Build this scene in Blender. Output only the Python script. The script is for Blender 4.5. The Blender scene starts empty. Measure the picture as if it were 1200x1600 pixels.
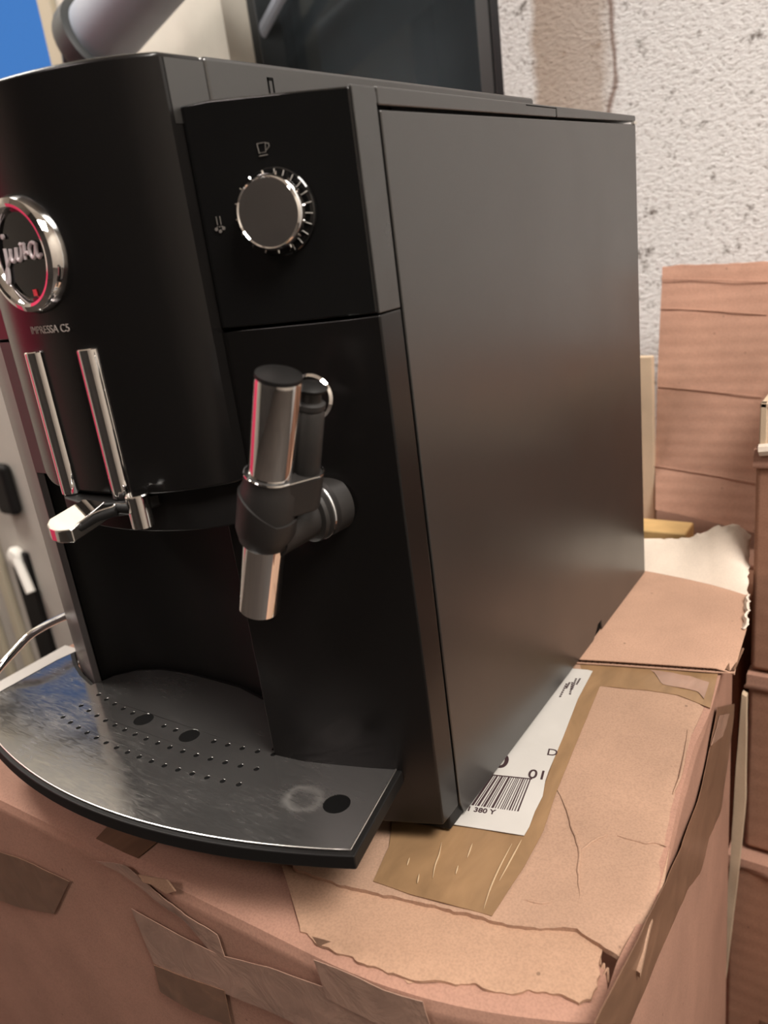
import bpy, bmesh, math, random
from mathutils import Vector, Matrix, noise
random.seed(7)
S = bpy.context.scene
COL = S.collection
PI = math.pi

# ------------------------------------------------------------------ camera, sky, lights, exposure
cam_d = bpy.data.cameras.new('camera'); cam = bpy.data.objects.new('camera', cam_d); COL.objects.link(cam)
cam.location = (0.1835, -0.2859, 0.2887); cam.rotation_euler = (1.2340, 0.1257, 0.5825)
cam_d.sensor_fit = 'VERTICAL'; cam_d.sensor_height = 36.0; cam_d.lens = 28.33; cam_d.clip_start = 0.02
cam_d.dof.use_dof = True; cam_d.dof.focus_distance = 0.42; cam_d.dof.aperture_fstop = 10.0
S.camera = cam

world = bpy.data.worlds.new('sky'); S.world = world; world.use_nodes = True
world.node_tree.nodes['Background'].inputs[0].default_value = (0.065, 0.215, 0.58, 1)
world.node_tree.nodes['Background'].inputs[1].default_value = 1.0

def area(name, loc, target, sx, sy, power, col):
    d = bpy.data.lights.new(name, 'AREA'); d.shape = 'RECTANGLE'; d.size = sx; d.size_y = sy
    d.energy = power; d.color = col
    o = bpy.data.objects.new(name, d); COL.objects.link(o); o.location = loc
    o.rotation_euler = (Vector(target) - Vector(loc)).to_track_quat('-Z', 'Y').to_euler()
    return o
area('ceiling_or_fill_light', (1.0, -0.26, 1.55), (0.12, 0.25, 0.0), 0.6, 0.6, 47, (1.0, 0.935, 0.865))
area('ceiling_or_fill_light', (-1.5, -0.1, 1.85), (-1.4, 0.1, 0.0), 0.9, 0.4, 45, (1.0, 0.95, 0.88))  # fill lamp added to brighten the left wall and tank, no known fixture
area('ceiling_or_fill_light', (-0.5, -1.7, 1.9), (-0.1, -0.1, -0.1), 0.6, 0.4, 17, (1.0, 0.86, 0.82))  # fill lamp added behind the camera to lift the carton front
S.view_settings.view_transform = 'Standard'; S.view_settings.look = 'None'
S.view_settings.gamma = 1.0; S.view_settings.use_curve_mapping = False
S.view_settings.exposure = -0.08

# ------------------------------------------------------------------ materials
def new_mat(name):
    m = bpy.data.materials.new(name); m.use_nodes = True
    nt = m.node_tree; b = nt.nodes['Principled BSDF']
    return m, nt, b
def N(nt, typ, **kw):
    n = nt.nodes.new(typ)
    for k, v in kw.items():
        if hasattr(n, k): setattr(n, k, v)
        else: n.inputs[k].default_value = v
    return n
def L(nt, a, b): nt.links.new(a, b)
def ramp(nt, fac, stops):
    r = nt.nodes.new('ShaderNodeValToRGB'); e = r.color_ramp.elements
    while len(e) < len(stops): e.new(0.5)
    for el, (p, c) in zip(e, stops):
        el.position = p; el.color = (c, c, c, 1) if not isinstance(c, tuple) else c + (1,)
    L(nt, fac, r.inputs[0]); return r
def plain(name, col, rough=0.5, metal=0.0, spec=0.5, bump=0.0, bscale=200.0, mottled=0.0, mscale=30.0, coat=0.0, roughvar=0.0):
    m, nt, b = new_mat(name)
    b.inputs['Base Color'].default_value = col + (1,); b.inputs['Roughness'].default_value = rough
    b.inputs['Metallic'].default_value = metal; b.inputs['Specular IOR Level'].default_value = spec
    b.inputs['Coat Weight'].default_value = coat
    tc = N(nt, 'ShaderNodeTexCoord')
    if bump:
        n = N(nt, 'ShaderNodeTexNoise', Scale=bscale, Detail=4.0); L(nt, tc.outputs['Object'], n.inputs['Vector'])
        bp = N(nt, 'ShaderNodeBump', Strength=bump, Distance=0.001); L(nt, n.outputs[0], bp.inputs['Height']); L(nt, bp.outputs[0], b.inputs['Normal'])
    if mottled:
        n = N(nt, 'ShaderNodeTexNoise', Scale=mscale, Detail=5.0); L(nt, tc.outputs['Object'], n.inputs['Vector'])
        lo = tuple(c * (1 - mottled) for c in col); hi = tuple(min(1, c * (1 + mottled)) for c in col)
        r = ramp(nt, n.outputs[0], [(0.3, lo), (0.7, hi)]); L(nt, r.outputs[0], b.inputs['Base Color'])
    if roughvar:
        n = N(nt, 'ShaderNodeTexNoise', Scale=mscale, Detail=5.0); L(nt, tc.outputs['Object'], n.inputs['Vector'])
        r = ramp(nt, n.outputs[0], [(0.35, max(0, rough - roughvar)), (0.7, rough + roughvar)]); L(nt, r.outputs[0], b.inputs['Roughness'])
    return m

M_SATIN = plain('satin_black_plastic', (0.018, 0.0168, 0.0158), 0.33, spec=1.0, bump=0.04, bscale=1500, roughvar=0.03, mscale=14)
M_FRONT = plain('shaded_black_plastic', (0.0058, 0.0052, 0.0050), 0.26, spec=0.36, bump=0.02, bscale=1500)  # same plastic as the sides, colour darkened for the unlit front
M_TRIM = plain('smudged_black_plastic', (0.016, 0.0155, 0.0148), 0.36, spec=1.0, bump=0.04, bscale=1500, roughvar=0.10, mscale=60)
M_GLOSS = plain('piano_black_plastic', (0.006, 0.006, 0.006), 0.06)
M_MATTE = plain('matte_black_plastic', (0.0075, 0.007, 0.0068), 0.5, spec=0.22)
M_DEEP = plain('shadow_gap_black', (0.003, 0.003, 0.003), 0.8, spec=0.1)
M_RUBBER = plain('dark_grey_rubber', (0.018, 0.016, 0.015), 0.48, bump=0.06, bscale=900)
M_CHROME = plain('chrome', (0.86, 0.85, 0.84), 0.05, metal=1.0, roughvar=0.03, mscale=300)
M_STEEL = plain('bright_steel_edge', (0.80, 0.78, 0.75), 0.32, metal=1.0)
M_TANK = plain('tinted_tank_plastic', (0.070, 0.063, 0.063), 0.28, spec=1.0)
M_INK = plain('white_print', (0.55, 0.52, 0.48), 0.6)
M_DIMINK = plain('grey_print', (0.16, 0.145, 0.13), 0.6)
M_LOGO = plain('silver_lettering', (0.78, 0.70, 0.72), 0.45, metal=0.2)
M_RED = plain('red_marker', (0.75, 0.05, 0.07), 0.4)

def plate_mat():
    m, nt, b = new_mat('scratched_tray_steel')
    b.inputs['Base Color'].default_value = (0.24, 0.232, 0.225, 1); b.inputs['Metallic'].default_value = 0.85
    tc = N(nt, 'ShaderNodeTexCoord')
    # fine swirly scratches in roughness and bump
    mp = N(nt, 'ShaderNodeMapping'); mp.inputs['Scale'].default_value = (90, 520, 90); mp.inputs['Rotation'].default_value = (0, 0, 0.35)
    L(nt, tc.outputs['Object'], mp.inputs[0])
    n1 = N(nt, 'ShaderNodeTexNoise', Scale=1.0, Detail=6.0, Distortion=1.2); L(nt, mp.outputs[0], n1.inputs['Vector'])
    n2 = N(nt, 'ShaderNodeTexNoise', Scale=28.0, Detail=3.0); L(nt, tc.outputs['Object'], n2.inputs['Vector'])
    mx = N(nt, 'ShaderNodeMath', operation='MULTIPLY'); L(nt, n1.outputs[0], mx.inputs[0]); L(nt, n2.outputs[0], mx.inputs[1])
    r = ramp(nt, mx.outputs[0], [(0.14, 0.07), (0.40, 0.30)]); 
    # dried water ring: distance from its centre, wobbled
    sub = N(nt, 'ShaderNodeVectorMath', operation='SUBTRACT'); sub.inputs[1].default_value = (-0.0480, -0.0610, 0.041)
    L(nt, tc.outputs['Object'], sub.inputs[0])
    mm = N(nt, 'ShaderNodeVectorMath', operation='MULTIPLY'); mm.inputs[1].default_value = (1.0, 1.15, 0.0); L(nt, sub.outputs[0], mm.inputs[0])
    ln = N(nt, 'ShaderNodeVectorMath', operation='LENGTH'); L(nt, mm.outputs[0], ln.inputs[0])
    n3 = N(nt, 'ShaderNodeTexNoise', Scale=120.0, Detail=3.0); L(nt, tc.outputs['Object'], n3.inputs['Vector'])
    wob = N(nt, 'ShaderNodeMath', operation='MULTIPLY_ADD'); wob.inputs[1].default_value = 0.006; L(nt, n3.outputs[0], wob.inputs[0]); L(nt, ln.outputs['Value'], wob.inputs[2])
    ring = ramp(nt, wob.outputs[0], [(0.0, 0.05), (0.0112, 0.08), (0.0126, 1.0), (0.0134, 0.0)])
    cm = N(nt, 'ShaderNodeMixRGB'); cm.inputs[1].default_value = (0.24, 0.232, 0.225, 1); cm.inputs[2].default_value = (0.55, 0.53, 0.5, 1)
    L(nt, ring.outputs[0], cm.inputs[0]); L(nt, cm.outputs[0], b.inputs['Base Color'])
    ad = N(nt, 'ShaderNodeMath', operation='MULTIPLY_ADD'); ad.inputs[1].default_value = 0.35; L(nt, ring.outputs[0], ad.inputs[0]); L(nt, r.outputs[0], ad.inputs[2])
    L(nt, ad.outputs[0], b.inputs['Roughness'])
    bp = N(nt, 'ShaderNodeBump', Strength=0.05, Distance=0.0006); L(nt, mx.outputs[0], bp.inputs['Height']); L(nt, bp.outputs[0], b.inputs['Normal'])
    return m
M_PLATE = plate_mat()

def card_mat(name, col, flute=None, flute_scale=300.0, strength=0.25, rough=0.75, speck=0.5):
    """brown board: fibres, specks and (optionally) the ribs of the fluting showing through"""
    m, nt, b = new_mat(name); b.inputs['Roughness'].default_value = rough; b.inputs['Specular IOR Level'].default_value = 0.25
    tc = N(nt, 'ShaderNodeTexCoord')
    n1 = N(nt, 'ShaderNodeTexNoise', Scale=14.0, Detail=6.0, Roughness=0.6); L(nt, tc.outputs['Object'], n1.inputs['Vector'])
    n2 = N(nt, 'ShaderNodeTexNoise', Scale=900.0, Detail=3.0); L(nt, tc.outputs['Object'], n2.inputs['Vector'])
    r1 = ramp(nt, n1.outputs[0], [(0.3, tuple(c * 0.86 for c in col)), (0.7, tuple(min(1, c * 1.1) for c in col))])
    r2 = ramp(nt, n2.outputs[0], [(0.32, 0.72), (0.6, 1.06)])
    mx = N(nt, 'ShaderNodeMixRGB', blend_type='MULTIPLY'); mx.inputs[0].default_value = speck
    L(nt, r1.outputs[0], mx.inputs[1]); L(nt, r2.outputs[0], mx.inputs[2])
    v = N(nt, 'ShaderNodeTexVoronoi', Scale=55.0); L(nt, tc.outputs['Object'], v.inputs['Vector'])
    r3 = ramp(nt, v.outputs['Distance'], [(0.035, 0.45), (0.06, 1.0)])
    mx2 = N(nt, 'ShaderNodeMixRGB', blend_type='MULTIPLY'); mx2.inputs[0].default_value = 0.8
    L(nt, mx.outputs[0], mx2.inputs[1]); L(nt, r3.outputs[0], mx2.inputs[2]); L(nt, mx2.outputs[0], b.inputs['Base Color'])
    n4 = N(nt, 'ShaderNodeTexNoise', Scale=60.0, Detail=6.0); L(nt, tc.outputs['Object'], n4.inputs['Vector'])
    h = n4.outputs[0]
    if flute:
        w = N(nt, 'ShaderNodeTexWave', wave_type='BANDS', bands_direction=flute, Scale=flute_scale, Distortion=0.6)
        L(nt, tc.outputs['Object'], w.inputs['Vector'])
        ad = N(nt, 'ShaderNodeMath', operation='MULTIPLY_ADD'); ad.inputs[1].default_value = 0.35
        L(nt, w.outputs[1], ad.inputs[0]); L(nt, h, ad.inputs[2]); h = ad.outputs[0]
    bp = N(nt, 'ShaderNodeBump', Strength=strength, Distance=0.0015); L(nt, h, bp.inputs['Height']); L(nt, bp.outputs[0], b.inputs['Normal'])
    return m
M_CARD = card_mat('brown_cardboard', (0.425, 0.268, 0.185))
M_CARD_SIDE = card_mat('brown_cardboard_side', (0.42, 0.235, 0.17), strength=0.12)
M_CARD_TORN = card_mat('torn_cardboard', (0.46, 0.285, 0.19), strength=0.6)
M_SHEET = card_mat('clean_cardboard', (0.52, 0.32, 0.225), flute='X', flute_scale=18.0, strength=0.10)
M_WHITEBOARD = card_mat('white_lined_cardboard', (0.86, 0.74, 0.62), strength=0.15, speck=0.2)
M_LEAN = card_mat('ribbed_cardboard', (0.46, 0.265, 0.19), flute='Z', flute_scale=26.0, strength=0.35)
M_STACK = card_mat('stacked_cardboard', (0.36, 0.19, 0.125), flute='Z', flute_scale=20.0, strength=0.2)
M_BEIGE = card_mat('beige_board', (0.58, 0.45, 0.32), strength=0.1, speck=0.2)
M_FLUTE = plain('flute_paper', (0.16, 0.085, 0.05), 0.9)

def tape_mat(name, col, rough, bscale=60.0, bstr=0.5, alpha=1.0):
    m, nt, b = new_mat(name); b.inputs['Roughness'].default_value = rough
    b.inputs['Alpha'].default_value = alpha
    tc = N(nt, 'ShaderNodeTexCoord')
    mp = N(nt, 'ShaderNodeMapping'); mp.inputs['Scale'].default_value = (1, 0.35, 1); mp.inputs['Rotation'].default_value = (0, 0, 0.5)
    L(nt, tc.outputs['Object'], mp.inputs[0])
    n = N(nt, 'ShaderNodeTexNoise', Scale=bscale, Detail=5.0, Distortion=0.8); L(nt, mp.outputs[0], n.inputs['Vector'])
    r = ramp(nt, n.outputs[0], [(0.3, tuple(c * 0.8 for c in col)), (0.72, tuple(min(1, c * 1.18) for c in col))])
    L(nt, r.outputs[0], b.inputs['Base Color'])
    bp = N(nt, 'ShaderNodeBump', Strength=bstr, Distance=0.002); L(nt, n.outputs[0], bp.inputs['Height']); L(nt, bp.outputs[0], b.inputs['Normal'])
    return m
M_TAPE = tape_mat('brown_packing_tape', (0.29, 0.175, 0.09), 0.26, bstr=0.22)
M_TAPE_DARK = tape_mat('dark_packing_tape', (0.19, 0.105, 0.065), 0.34, bstr=0.15)
M_TAPE_CLEAR = tape_mat('shiny_clear_tape', (0.37, 0.235, 0.175), 0.26, bstr=0.8, bscale=40)
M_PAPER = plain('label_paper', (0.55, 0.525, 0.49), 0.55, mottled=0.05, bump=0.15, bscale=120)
M_PRINT = plain('label_print', (0.045, 0.022, 0.025), 0.6)

def plaster():
    m, nt, b = new_mat('rough_white_plaster'); b.inputs['Roughness'].default_value = 0.9
    tc = N(nt, 'ShaderNodeTexCoord'); P = tc.outputs['Object']
    sep = N(nt, 'ShaderNodeSeparateXYZ'); L(nt, P, sep.inputs[0])
    mp = N(nt, 'ShaderNodeMapping'); mp.inputs['Scale'].default_value = (1.0, 1.0, 1.7); mp.inputs['Rotation'].default_value = (0, 0.5, 0); L(nt, P, mp.inputs[0])
    n1 = N(nt, 'ShaderNodeTexNoise', Scale=150.0, Detail=8.0, Roughness=0.66, Distortion=0.15); L(nt, mp.outputs[0], n1.inputs['Vector'])
    n2 = N(nt, 'ShaderNodeTexNoise', Scale=20.0, Detail=5.0); L(nt, P, n2.inputs['Vector'])
    base = ramp(nt, n1.outputs[0], [(0.33, (0.34, 0.32, 0.30)), (0.45, (0.80, 0.80, 0.79)), (0.8, (0.88, 0.885, 0.88))])
    # dirt pits
    n3 = N(nt, 'ShaderNodeTexNoise', Scale=42.0, Detail=4.0, Roughness=0.7); L(nt, P, n3.inputs['Vector'])
    pit = ramp(nt, n3.outputs[0], [(0.32, (0.16, 0.13, 0.11)), (0.415, (1, 1, 1))])
    m1 = N(nt, 'ShaderNodeMixRGB', blend_type='MULTIPLY'); m1.inputs[0].default_value = 0.9; L(nt, base.outputs[0], m1.inputs[1]); L(nt, pit.outputs[0], m1.inputs[2])
    # brown stained band running down the wall
    wob = N(nt, 'ShaderNodeMath', operation='MULTIPLY_ADD'); wob.inputs[1].default_value = 0.03; L(nt, n2.outputs[0], wob.inputs[0]); L(nt, sep.outputs[0], wob.inputs[2])
    band = ramp(nt, wob.outputs[0], [(0.0, 0.0)])
    mr = N(nt, 'ShaderNodeMapRange'); mr.inputs['From Min'].default_value = -0.235; mr.inputs['From Max'].default_value = -0.06; L(nt, wob.outputs[0], mr.inputs[0])
    band = ramp(nt, mr.outputs[0], [(0.27, 0.0), (0.33, 0.9), (0.70, 0.75), (0.80, 0.0)])
    m2 = N(nt, 'ShaderNodeMixRGB'); m2.inputs[2].default_value = (0.43, 0.34, 0.27, 1); L(nt, band.outputs[0], m2.inputs[0]); L(nt, m1.outputs[0], m2.inputs[1])
    # rust-brown crack line
    n5 = N(nt, 'ShaderNodeTexNoise', Scale=9.0, Detail=5.0); L(nt, P, n5.inputs['Vector'])
    w2 = N(nt, 'ShaderNodeMath', operation='MULTIPLY_ADD'); w2.inputs[1].default_value = 0.05; L(nt, n5.outputs[0], w2.inputs[0]); L(nt, sep.outputs[0], w2.inputs[2])
    mr2 = N(nt, 'ShaderNodeMapRange'); mr2.inputs['From Min'].default_value = -0.102; mr2.inputs['From Max'].default_value = -0.082; L(nt, w2.outputs[0], mr2.inputs[0])
    cr = ramp(nt, mr2.outputs[0], [(0.3, 0.0), (0.46, 0.8), (0.54, 0.8), (0.7, 0.0)])
    m3 = N(nt, 'ShaderNodeMixRGB'); m3.inputs[2].default_value = (0.20, 0.12, 0.09, 1); L(nt, cr.outputs[0], m3.inputs[0]); L(nt, m2.outputs[0], m3.inputs[1])
    L(nt, m3.outputs[0], b.inputs['Base Color'])
    bp = N(nt, 'ShaderNodeBump', Strength=0.85, Distance=0.005); L(nt, n1.outputs[0], bp.inputs['Height']); L(nt, bp.outputs[0], b.inputs['Normal'])
    return m
M_PLASTER = plaster()
M_SMOOTHWALL = plain('smooth_grey_plaster', (0.60, 0.57, 0.50), 0.85, mottled=0.14, mscale=9, bump=0.2, bscale=40)
M_ROOM = plain('room_wall_paint', (0.62, 0.57, 0.50), 0.9, mottled=0.06, mscale=3)
M_ROOM_DARK = plain('dark_room_wall', (0.05, 0.045, 0.042), 0.9, mottled=0.2, mscale=3)
M_FLOOR = plain('brown_floor', (0.05, 0.040, 0.034), 0.6, mottled=0.2, mscale=6)
M_FRAME = plain('beige_window_frame', (0.45, 0.40, 0.30), 0.5)
M_FRAME_DARK = plain('dark_window_frame', (0.035, 0.04, 0.043), 0.45)
M_NIGHT = plain('dark_interior', (0.10, 0.13, 0.15), 0.9, mottled=0.4, mscale=5)
M_PIPE = plain('grey_blue_pipe', (0.36, 0.40, 0.47), 0.45, mottled=0.05, mscale=20)
M_DOOR = plain('beige_grey_door', (0.42, 0.39, 0.35), 0.5, mottled=0.05, mscale=8)
M_WHITE = plain('white_plastic', (0.8, 0.78, 0.72), 0.4)
M_PINK = plain('pink_red_cloth', (0.80, 0.05, 0.14), 0.9, bump=0.5, bscale=60)
M_WOOD = plain('pale_yellow_wood', (0.72, 0.47, 0.20), 0.6, mottled=0.15, mscale=40)
def glass_mat():
    m, nt, b = new_mat('tinted_window_glass')
    b.inputs['Base Color'].default_value = (0.35, 0.42, 0.46, 1); b.inputs['Roughness'].default_value = 0.03
    b.inputs['Transmission Weight'].default_value = 0.9; b.inputs['IOR'].default_value = 1.45
    return m
M_GLASS = glass_mat()
def clear_glass():
    m, nt, b = new_mat('clear_window_glass')
    b.inputs['Base Color'].default_value = (1, 1, 1, 1); b.inputs['Roughness'].default_value = 0.0
    b.inputs['Transmission Weight'].default_value = 1.0; b.inputs['IOR'].default_value = 1.02
    return m
M_CLEAR = clear_glass()

# ------------------------------------------------------------------ mesh helpers
def thing(name, label, cat, loc=(0, 0, 0), group=None):
    o = bpy.data.objects.new(name, None); COL.objects.link(o); o.location = loc
    o.empty_display_size = 0.02
    o['label'] = label; o['category'] = cat
    if group: o['group'] = group
    return o
def wloc(o):
    v = Vector((0, 0, 0))
    while o: v += o.location; o = o.parent
    return v
def link(name, me, mat, parent=None, smooth=False, bevel=0.0, seg=2, label=None, kind=None, autosmooth=None):
    """me holds world coordinates; children are shifted so that they stay in place under their parent"""
    o = bpy.data.objects.new(name, me); COL.objects.link(o)
    if mat: me.materials.append(mat)
    if parent is not None:
        o.parent = parent; o.location = -wloc(parent)
    if smooth:
        for p in me.polygons: p.use_smooth = True
        try: me.set_sharp_from_angle(angle=autosmooth or math.radians(35))
        except Exception: pass
    if bevel:
        b = o.modifiers.new('bevel', 'BEVEL'); b.width = bevel; b.segments = seg; b.limit_method = 'ANGLE'; b.angle_limit = math.radians(40)
        b.harden_normals = True
        for p in me.polygons: p.use_smooth = True
        try: me.set_sharp_from_angle(angle=math.radians(35))
        except Exception: pass
    if label: o['label'] = label
    if kind: o['kind'] = kind
    return o
def mesh(name, verts, faces):
    me = bpy.data.meshes.new(name); me.from_pydata([tuple(v) for v in verts], [], faces); me.update()
    bm = bmesh.new(); bm.from_mesh(me); bmesh.ops.recalc_face_normals(bm, faces=bm.faces); bm.to_mesh(me); bm.free()
    return me
class MB:
    def __init__(s): s.v = []; s.f = []
    def add(s, verts, faces):
        k = len(s.v); s.v += [tuple(v) for v in verts]; s.f += [tuple(i + k for i in f) for f in faces]
    def box(s, x0, x1, y0, y1, z0, z1):
        s.add([(x, y, z) for x in (x0, x1) for y in (y0, y1) for z in (z0, z1)],
              [(0, 1, 3, 2), (4, 6, 7, 5), (0, 4, 5, 1), (2, 3, 7, 6), (0, 2, 6, 4), (1, 5, 7, 3)])
    def prism(s, plan, z0, z1):
        n = len(plan)
        zf0 = z0 if callable(z0) else (lambda x, y: z0)
        zf1 = z1 if callable(z1) else (lambda x, y: z1)
        s.add([(x, y, zf0(x, y)) for x, y in plan] + [(x, y, zf1(x, y)) for x, y in plan],
              [tuple(range(n))[::-1], tuple(range(n, 2 * n))] + [(i, (i + 1) % n, n + (i + 1) % n, n + i) for i in range(n)])
    def prism_x(s, prof, x0, x1):      # profile in y,z
        n = len(prof)
        s.add([(x0, y, z) for y, z in prof] + [(x1, y, z) for y, z in prof],
              [tuple(range(n))[::-1], tuple(range(n, 2 * n))] + [(i, (i + 1) % n, n + (i + 1) % n, n + i) for i in range(n)])
    def tube(s, path, r, seg=10, closed=False):
        P = [Vector(p) for p in path]; n = len(P); rings = []
        up = None
        for i, p in enumerate(P):
            a = P[i - 1] if (i > 0 or closed) else P[i]; b = P[(i + 1) % n] if (i < n - 1 or closed) else P[i]
            t = (b - a).normalized()
            if up is None: up = t.orthogonal().normalized()
            up = (up - t * up.dot(t)).normalized(); w = t.cross(up)
            rr = r[i] if isinstance(r, (list, tuple)) else r
            rings.append([p + (up * math.cos(2 * PI * k / seg) + w * math.sin(2 * PI * k / seg)) * rr for k in range(seg)])
        vs = [v for rg in rings for v in rg]; fs = []
        m = n if closed else n - 1
        for i in range(m):
            for k in range(seg):
                j = (i + 1) % n
                fs.append((i * seg + k, i * seg + (k + 1) % seg, j * seg + (k + 1) % seg, j * seg + k))
        if not closed: fs += [tuple(range(seg))[::-1], tuple(range((n - 1) * seg, n * seg))]
        s.add(vs, fs)
    def lathe(s, prof, origin, axis, seg=48, xdir=None, closed=False):
        """prof: (radius, height along axis)"""
        a = Vector(axis).normalized(); u = (Vector(xdir) if xdir else a.orthogonal()).normalized(); u = (u - a * u.dot(a)).normalized(); w = a.cross(u)
        o = Vector(origin); vs = []; fs = []
        for r, h in prof:
            for k in range(seg):
                t = 2 * PI * k / seg; vs.append(o + a * h + (u * math.cos(t) + w * math.sin(t)) * max(r, 1e-6))
        n = len(prof)
        for i in range(n if closed else n - 1):
            j = (i + 1) % n
            for k in range(seg): fs.append((i * seg + k, i * seg + (k + 1) % seg, j * seg + (k + 1) % seg, j * seg + k))
        if not closed: fs += [tuple(range(seg))[::-1], tuple(range((n - 1) * seg, n * seg))]
        s.add(vs, fs)
    def build(s, name, mat, parent=None, **kw): return link(name, mesh(name, s.v, s.f), mat, parent, **kw)
def resample(pl, n):
    P = [Vector(p) for p in pl]; d = [0]
    for a, b in zip(P[:-1], P[1:]): d.append(d[-1] + (b - a).length)
    out = []
    for i in range(n + 1):
        t = d[-1] * i / n; j = 0
        while j < len(P) - 2 and d[j + 1] < t: j += 1
        out.append(P[j].lerp(P[j + 1], (t - d[j]) / max(d[j + 1] - d[j], 1e-9)))
    return out
def loft(name, rows, nu, nv, thick, mat, parent, amp=0.0, freq=30.0, tear=None, down=(0, 0, -1), label=None, jit=0.0, fn=None, smooth=True):
    """sheet through several polylines; nv = steps between rows; thick = real thickness along down"""
    R = [resample(r, nu) for r in rows]; G = []
    for a, b in zip(R[:-1], R[1:]):
        for k in range(nv): G.append([a[i].lerp(b[i], k / nv) for i in range(nu + 1)])
    G.append(R[-1]); m = len(G); dn = Vector(down)
    top = []
    for j, row in enumerate(G):
        for i, p in enumerate(row):
            q = p.copy()
            if amp: q -= dn * (noise.noise(p * freq) * amp + noise.noise(p * freq * 3.1) * amp * 0.4)
            if tear and j in (0, m - 1) and (tear == 'both' or (tear == 'first') == (j == 0)):
                q += Vector((noise.noise(p * 210), noise.noise(p * 210 + Vector((9, 0, 0))), noise.noise(p * 170) * 0.6)) * jit
            if fn: q = fn(q, i / nu, j / (m - 1))
            top.append(q)
    w = nu + 1; k = len(top); vs = top + [p + dn * thick for p in top]; fs = []
    for j in range(m - 1):
        for i in range(nu):
            a = j * w + i; q = (a, a + 1, a + w + 1, a + w); fs.append(q); fs.append(tuple(x + k for x in q[::-1]))
    edge = [i for i in range(w)] + [j * w + nu for j in range(1, m)] + [(m - 1) * w + i for i in range(nu - 1, -1, -1)] + [j * w for j in range(m - 2, 0, -1)]
    for a, b in zip(edge, edge[1:] + edge[:1]): fs.append((a, b, b + k, a + k))
    return link(name, mesh(name, vs, fs), mat, parent, smooth=smooth, label=label, autosmooth=math.radians(50))
def flat_poly(name, pts, thick, mat, parent, label=None, up=(0, 0, 1), kind=None):
    u = Vector(up) * thick; n = len(pts)
    vs = [Vector(p) for p in pts] + [Vector(p) + u for p in pts]
    fs = [tuple(range(n))[::-1], tuple(range(n, 2 * n))] + [(i, (i + 1) % n, n + (i + 1) % n, n + i) for i in range(n)]
    return link(name, mesh(name, vs, fs), mat, parent, label=label, kind=kind)
def text(name, body, size, M, mat, parent, ext=0.0001, label=None, sx=1.0, bold=0.0):
    c = bpy.data.curves.new(name, 'FONT'); c.body = body; c.size = size; c.extrude = ext; c.align_x = 'CENTER'; c.align_y = 'CENTER'; c.offset = bold
    t = bpy.data.objects.new(name, c); COL.objects.link(t)
    dg = bpy.context.evaluated_depsgraph_get(); me = bpy.data.meshes.new_from_object(t.evaluated_get(dg))
    bpy.data.objects.remove(t); me.transform(Matrix.Diagonal((sx, 1, 1, 1))); me.transform(M); me.name = name
    return link(name, me, mat, parent, label=label)
def frame(o, x, y):
    x = Vector(x).normalized(); y = Vector(y); y = (y - x * y.dot(x)).normalized(); z = x.cross(y)
    return Matrix(((x.x, y.x, z.x, o[0]), (x.y, y.y, z.y, o[1]), (x.z, y.z, z.z, o[2]), (0, 0, 0, 1)))
def smooth_line(pts, n=6, closed=False):
    P = [Vector(p) for p in pts]; out = []
    for i in range(len(P) - 1):
        p0 = P[max(i - 1, 0)]; p1 = P[i]; p2 = P[i + 1]; p3 = P[min(i + 2, len(P) - 1)]
        for k in range(n):
            t = k / n
            out.append(0.5 * ((2 * p1) + (p2 - p0) * t + (2 * p0 - 5 * p1 + 4 * p2 - p3) * t * t + (3 * p1 - p0 - 3 * p2 + p3) * t ** 3))
    out.append(P[-1]); return out
def structure(name, mb, mat, **kw):
    return mb.build(name, mat, None, kind='structure', **kw)

# ------------------------------------------------------------------ the room
WY = 0.62
FLOOR_Z = -0.72
b = MB(); b.box(-2.4, 1.7, -2.7, 0.9, FLOOR_Z - 0.05, FLOOR_Z); structure('floor', b, M_FLOOR)
b = MB(); b.box(-2.4, 1.7, -2.7, 0.9, 2.0, 2.05); structure('ceiling', b, M_ROOM)
b = MB(); b.box(1.65, 1.7, -2.7, WY, FLOOR_Z, 2.0); structure('wall_right', b, M_ROOM)
b = MB(); b.box(-2.45, -2.4, -2.7, 0.9, FLOOR_Z, 2.0); structure('wall_left', b, M_ROOM)
b = MB(); b.box(-2.4, 1.7, -2.75, -2.7, FLOOR_Z, 2.0); structure('wall_front', b, M_ROOM_DARK)
# back wall, right of the dark window, and above / below the openings
DWX0, DWX1, DWZ0, DWZ1 = -0.6225, -0.2352, 0.10, 1.05
BWX0, BWX1, BWZ0, BWZ1 = -1.95, -0.945, 0.36, 0.95
b = MB()
b.box(DWX1, 1.7, WY, WY + 0.14, FLOOR_Z, 2.0)
structure('wall_back', b, M_PLASTER)
b = MB()
b.box(DWX0, DWX1, WY, WY + 0.14, DWZ1, 2.0); b.box(DWX0, DWX1, WY, WY + 0.14, FLOOR_Z, DWZ0)
b.box(BWX1, DWX0, WY, WY + 0.14, FLOOR_Z, 2.0)
b.box(BWX0, BWX1, WY, WY + 0.14, BWZ1, 2.0); b.box(BWX0, BWX1, WY, WY + 0.14, FLOOR_Z, BWZ0)
b.box(-2.4, BWX0, WY, WY + 0.14, FLOOR_Z, 2.0)
structure('wall_back', b, M_SMOOTHWALL)
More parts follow.
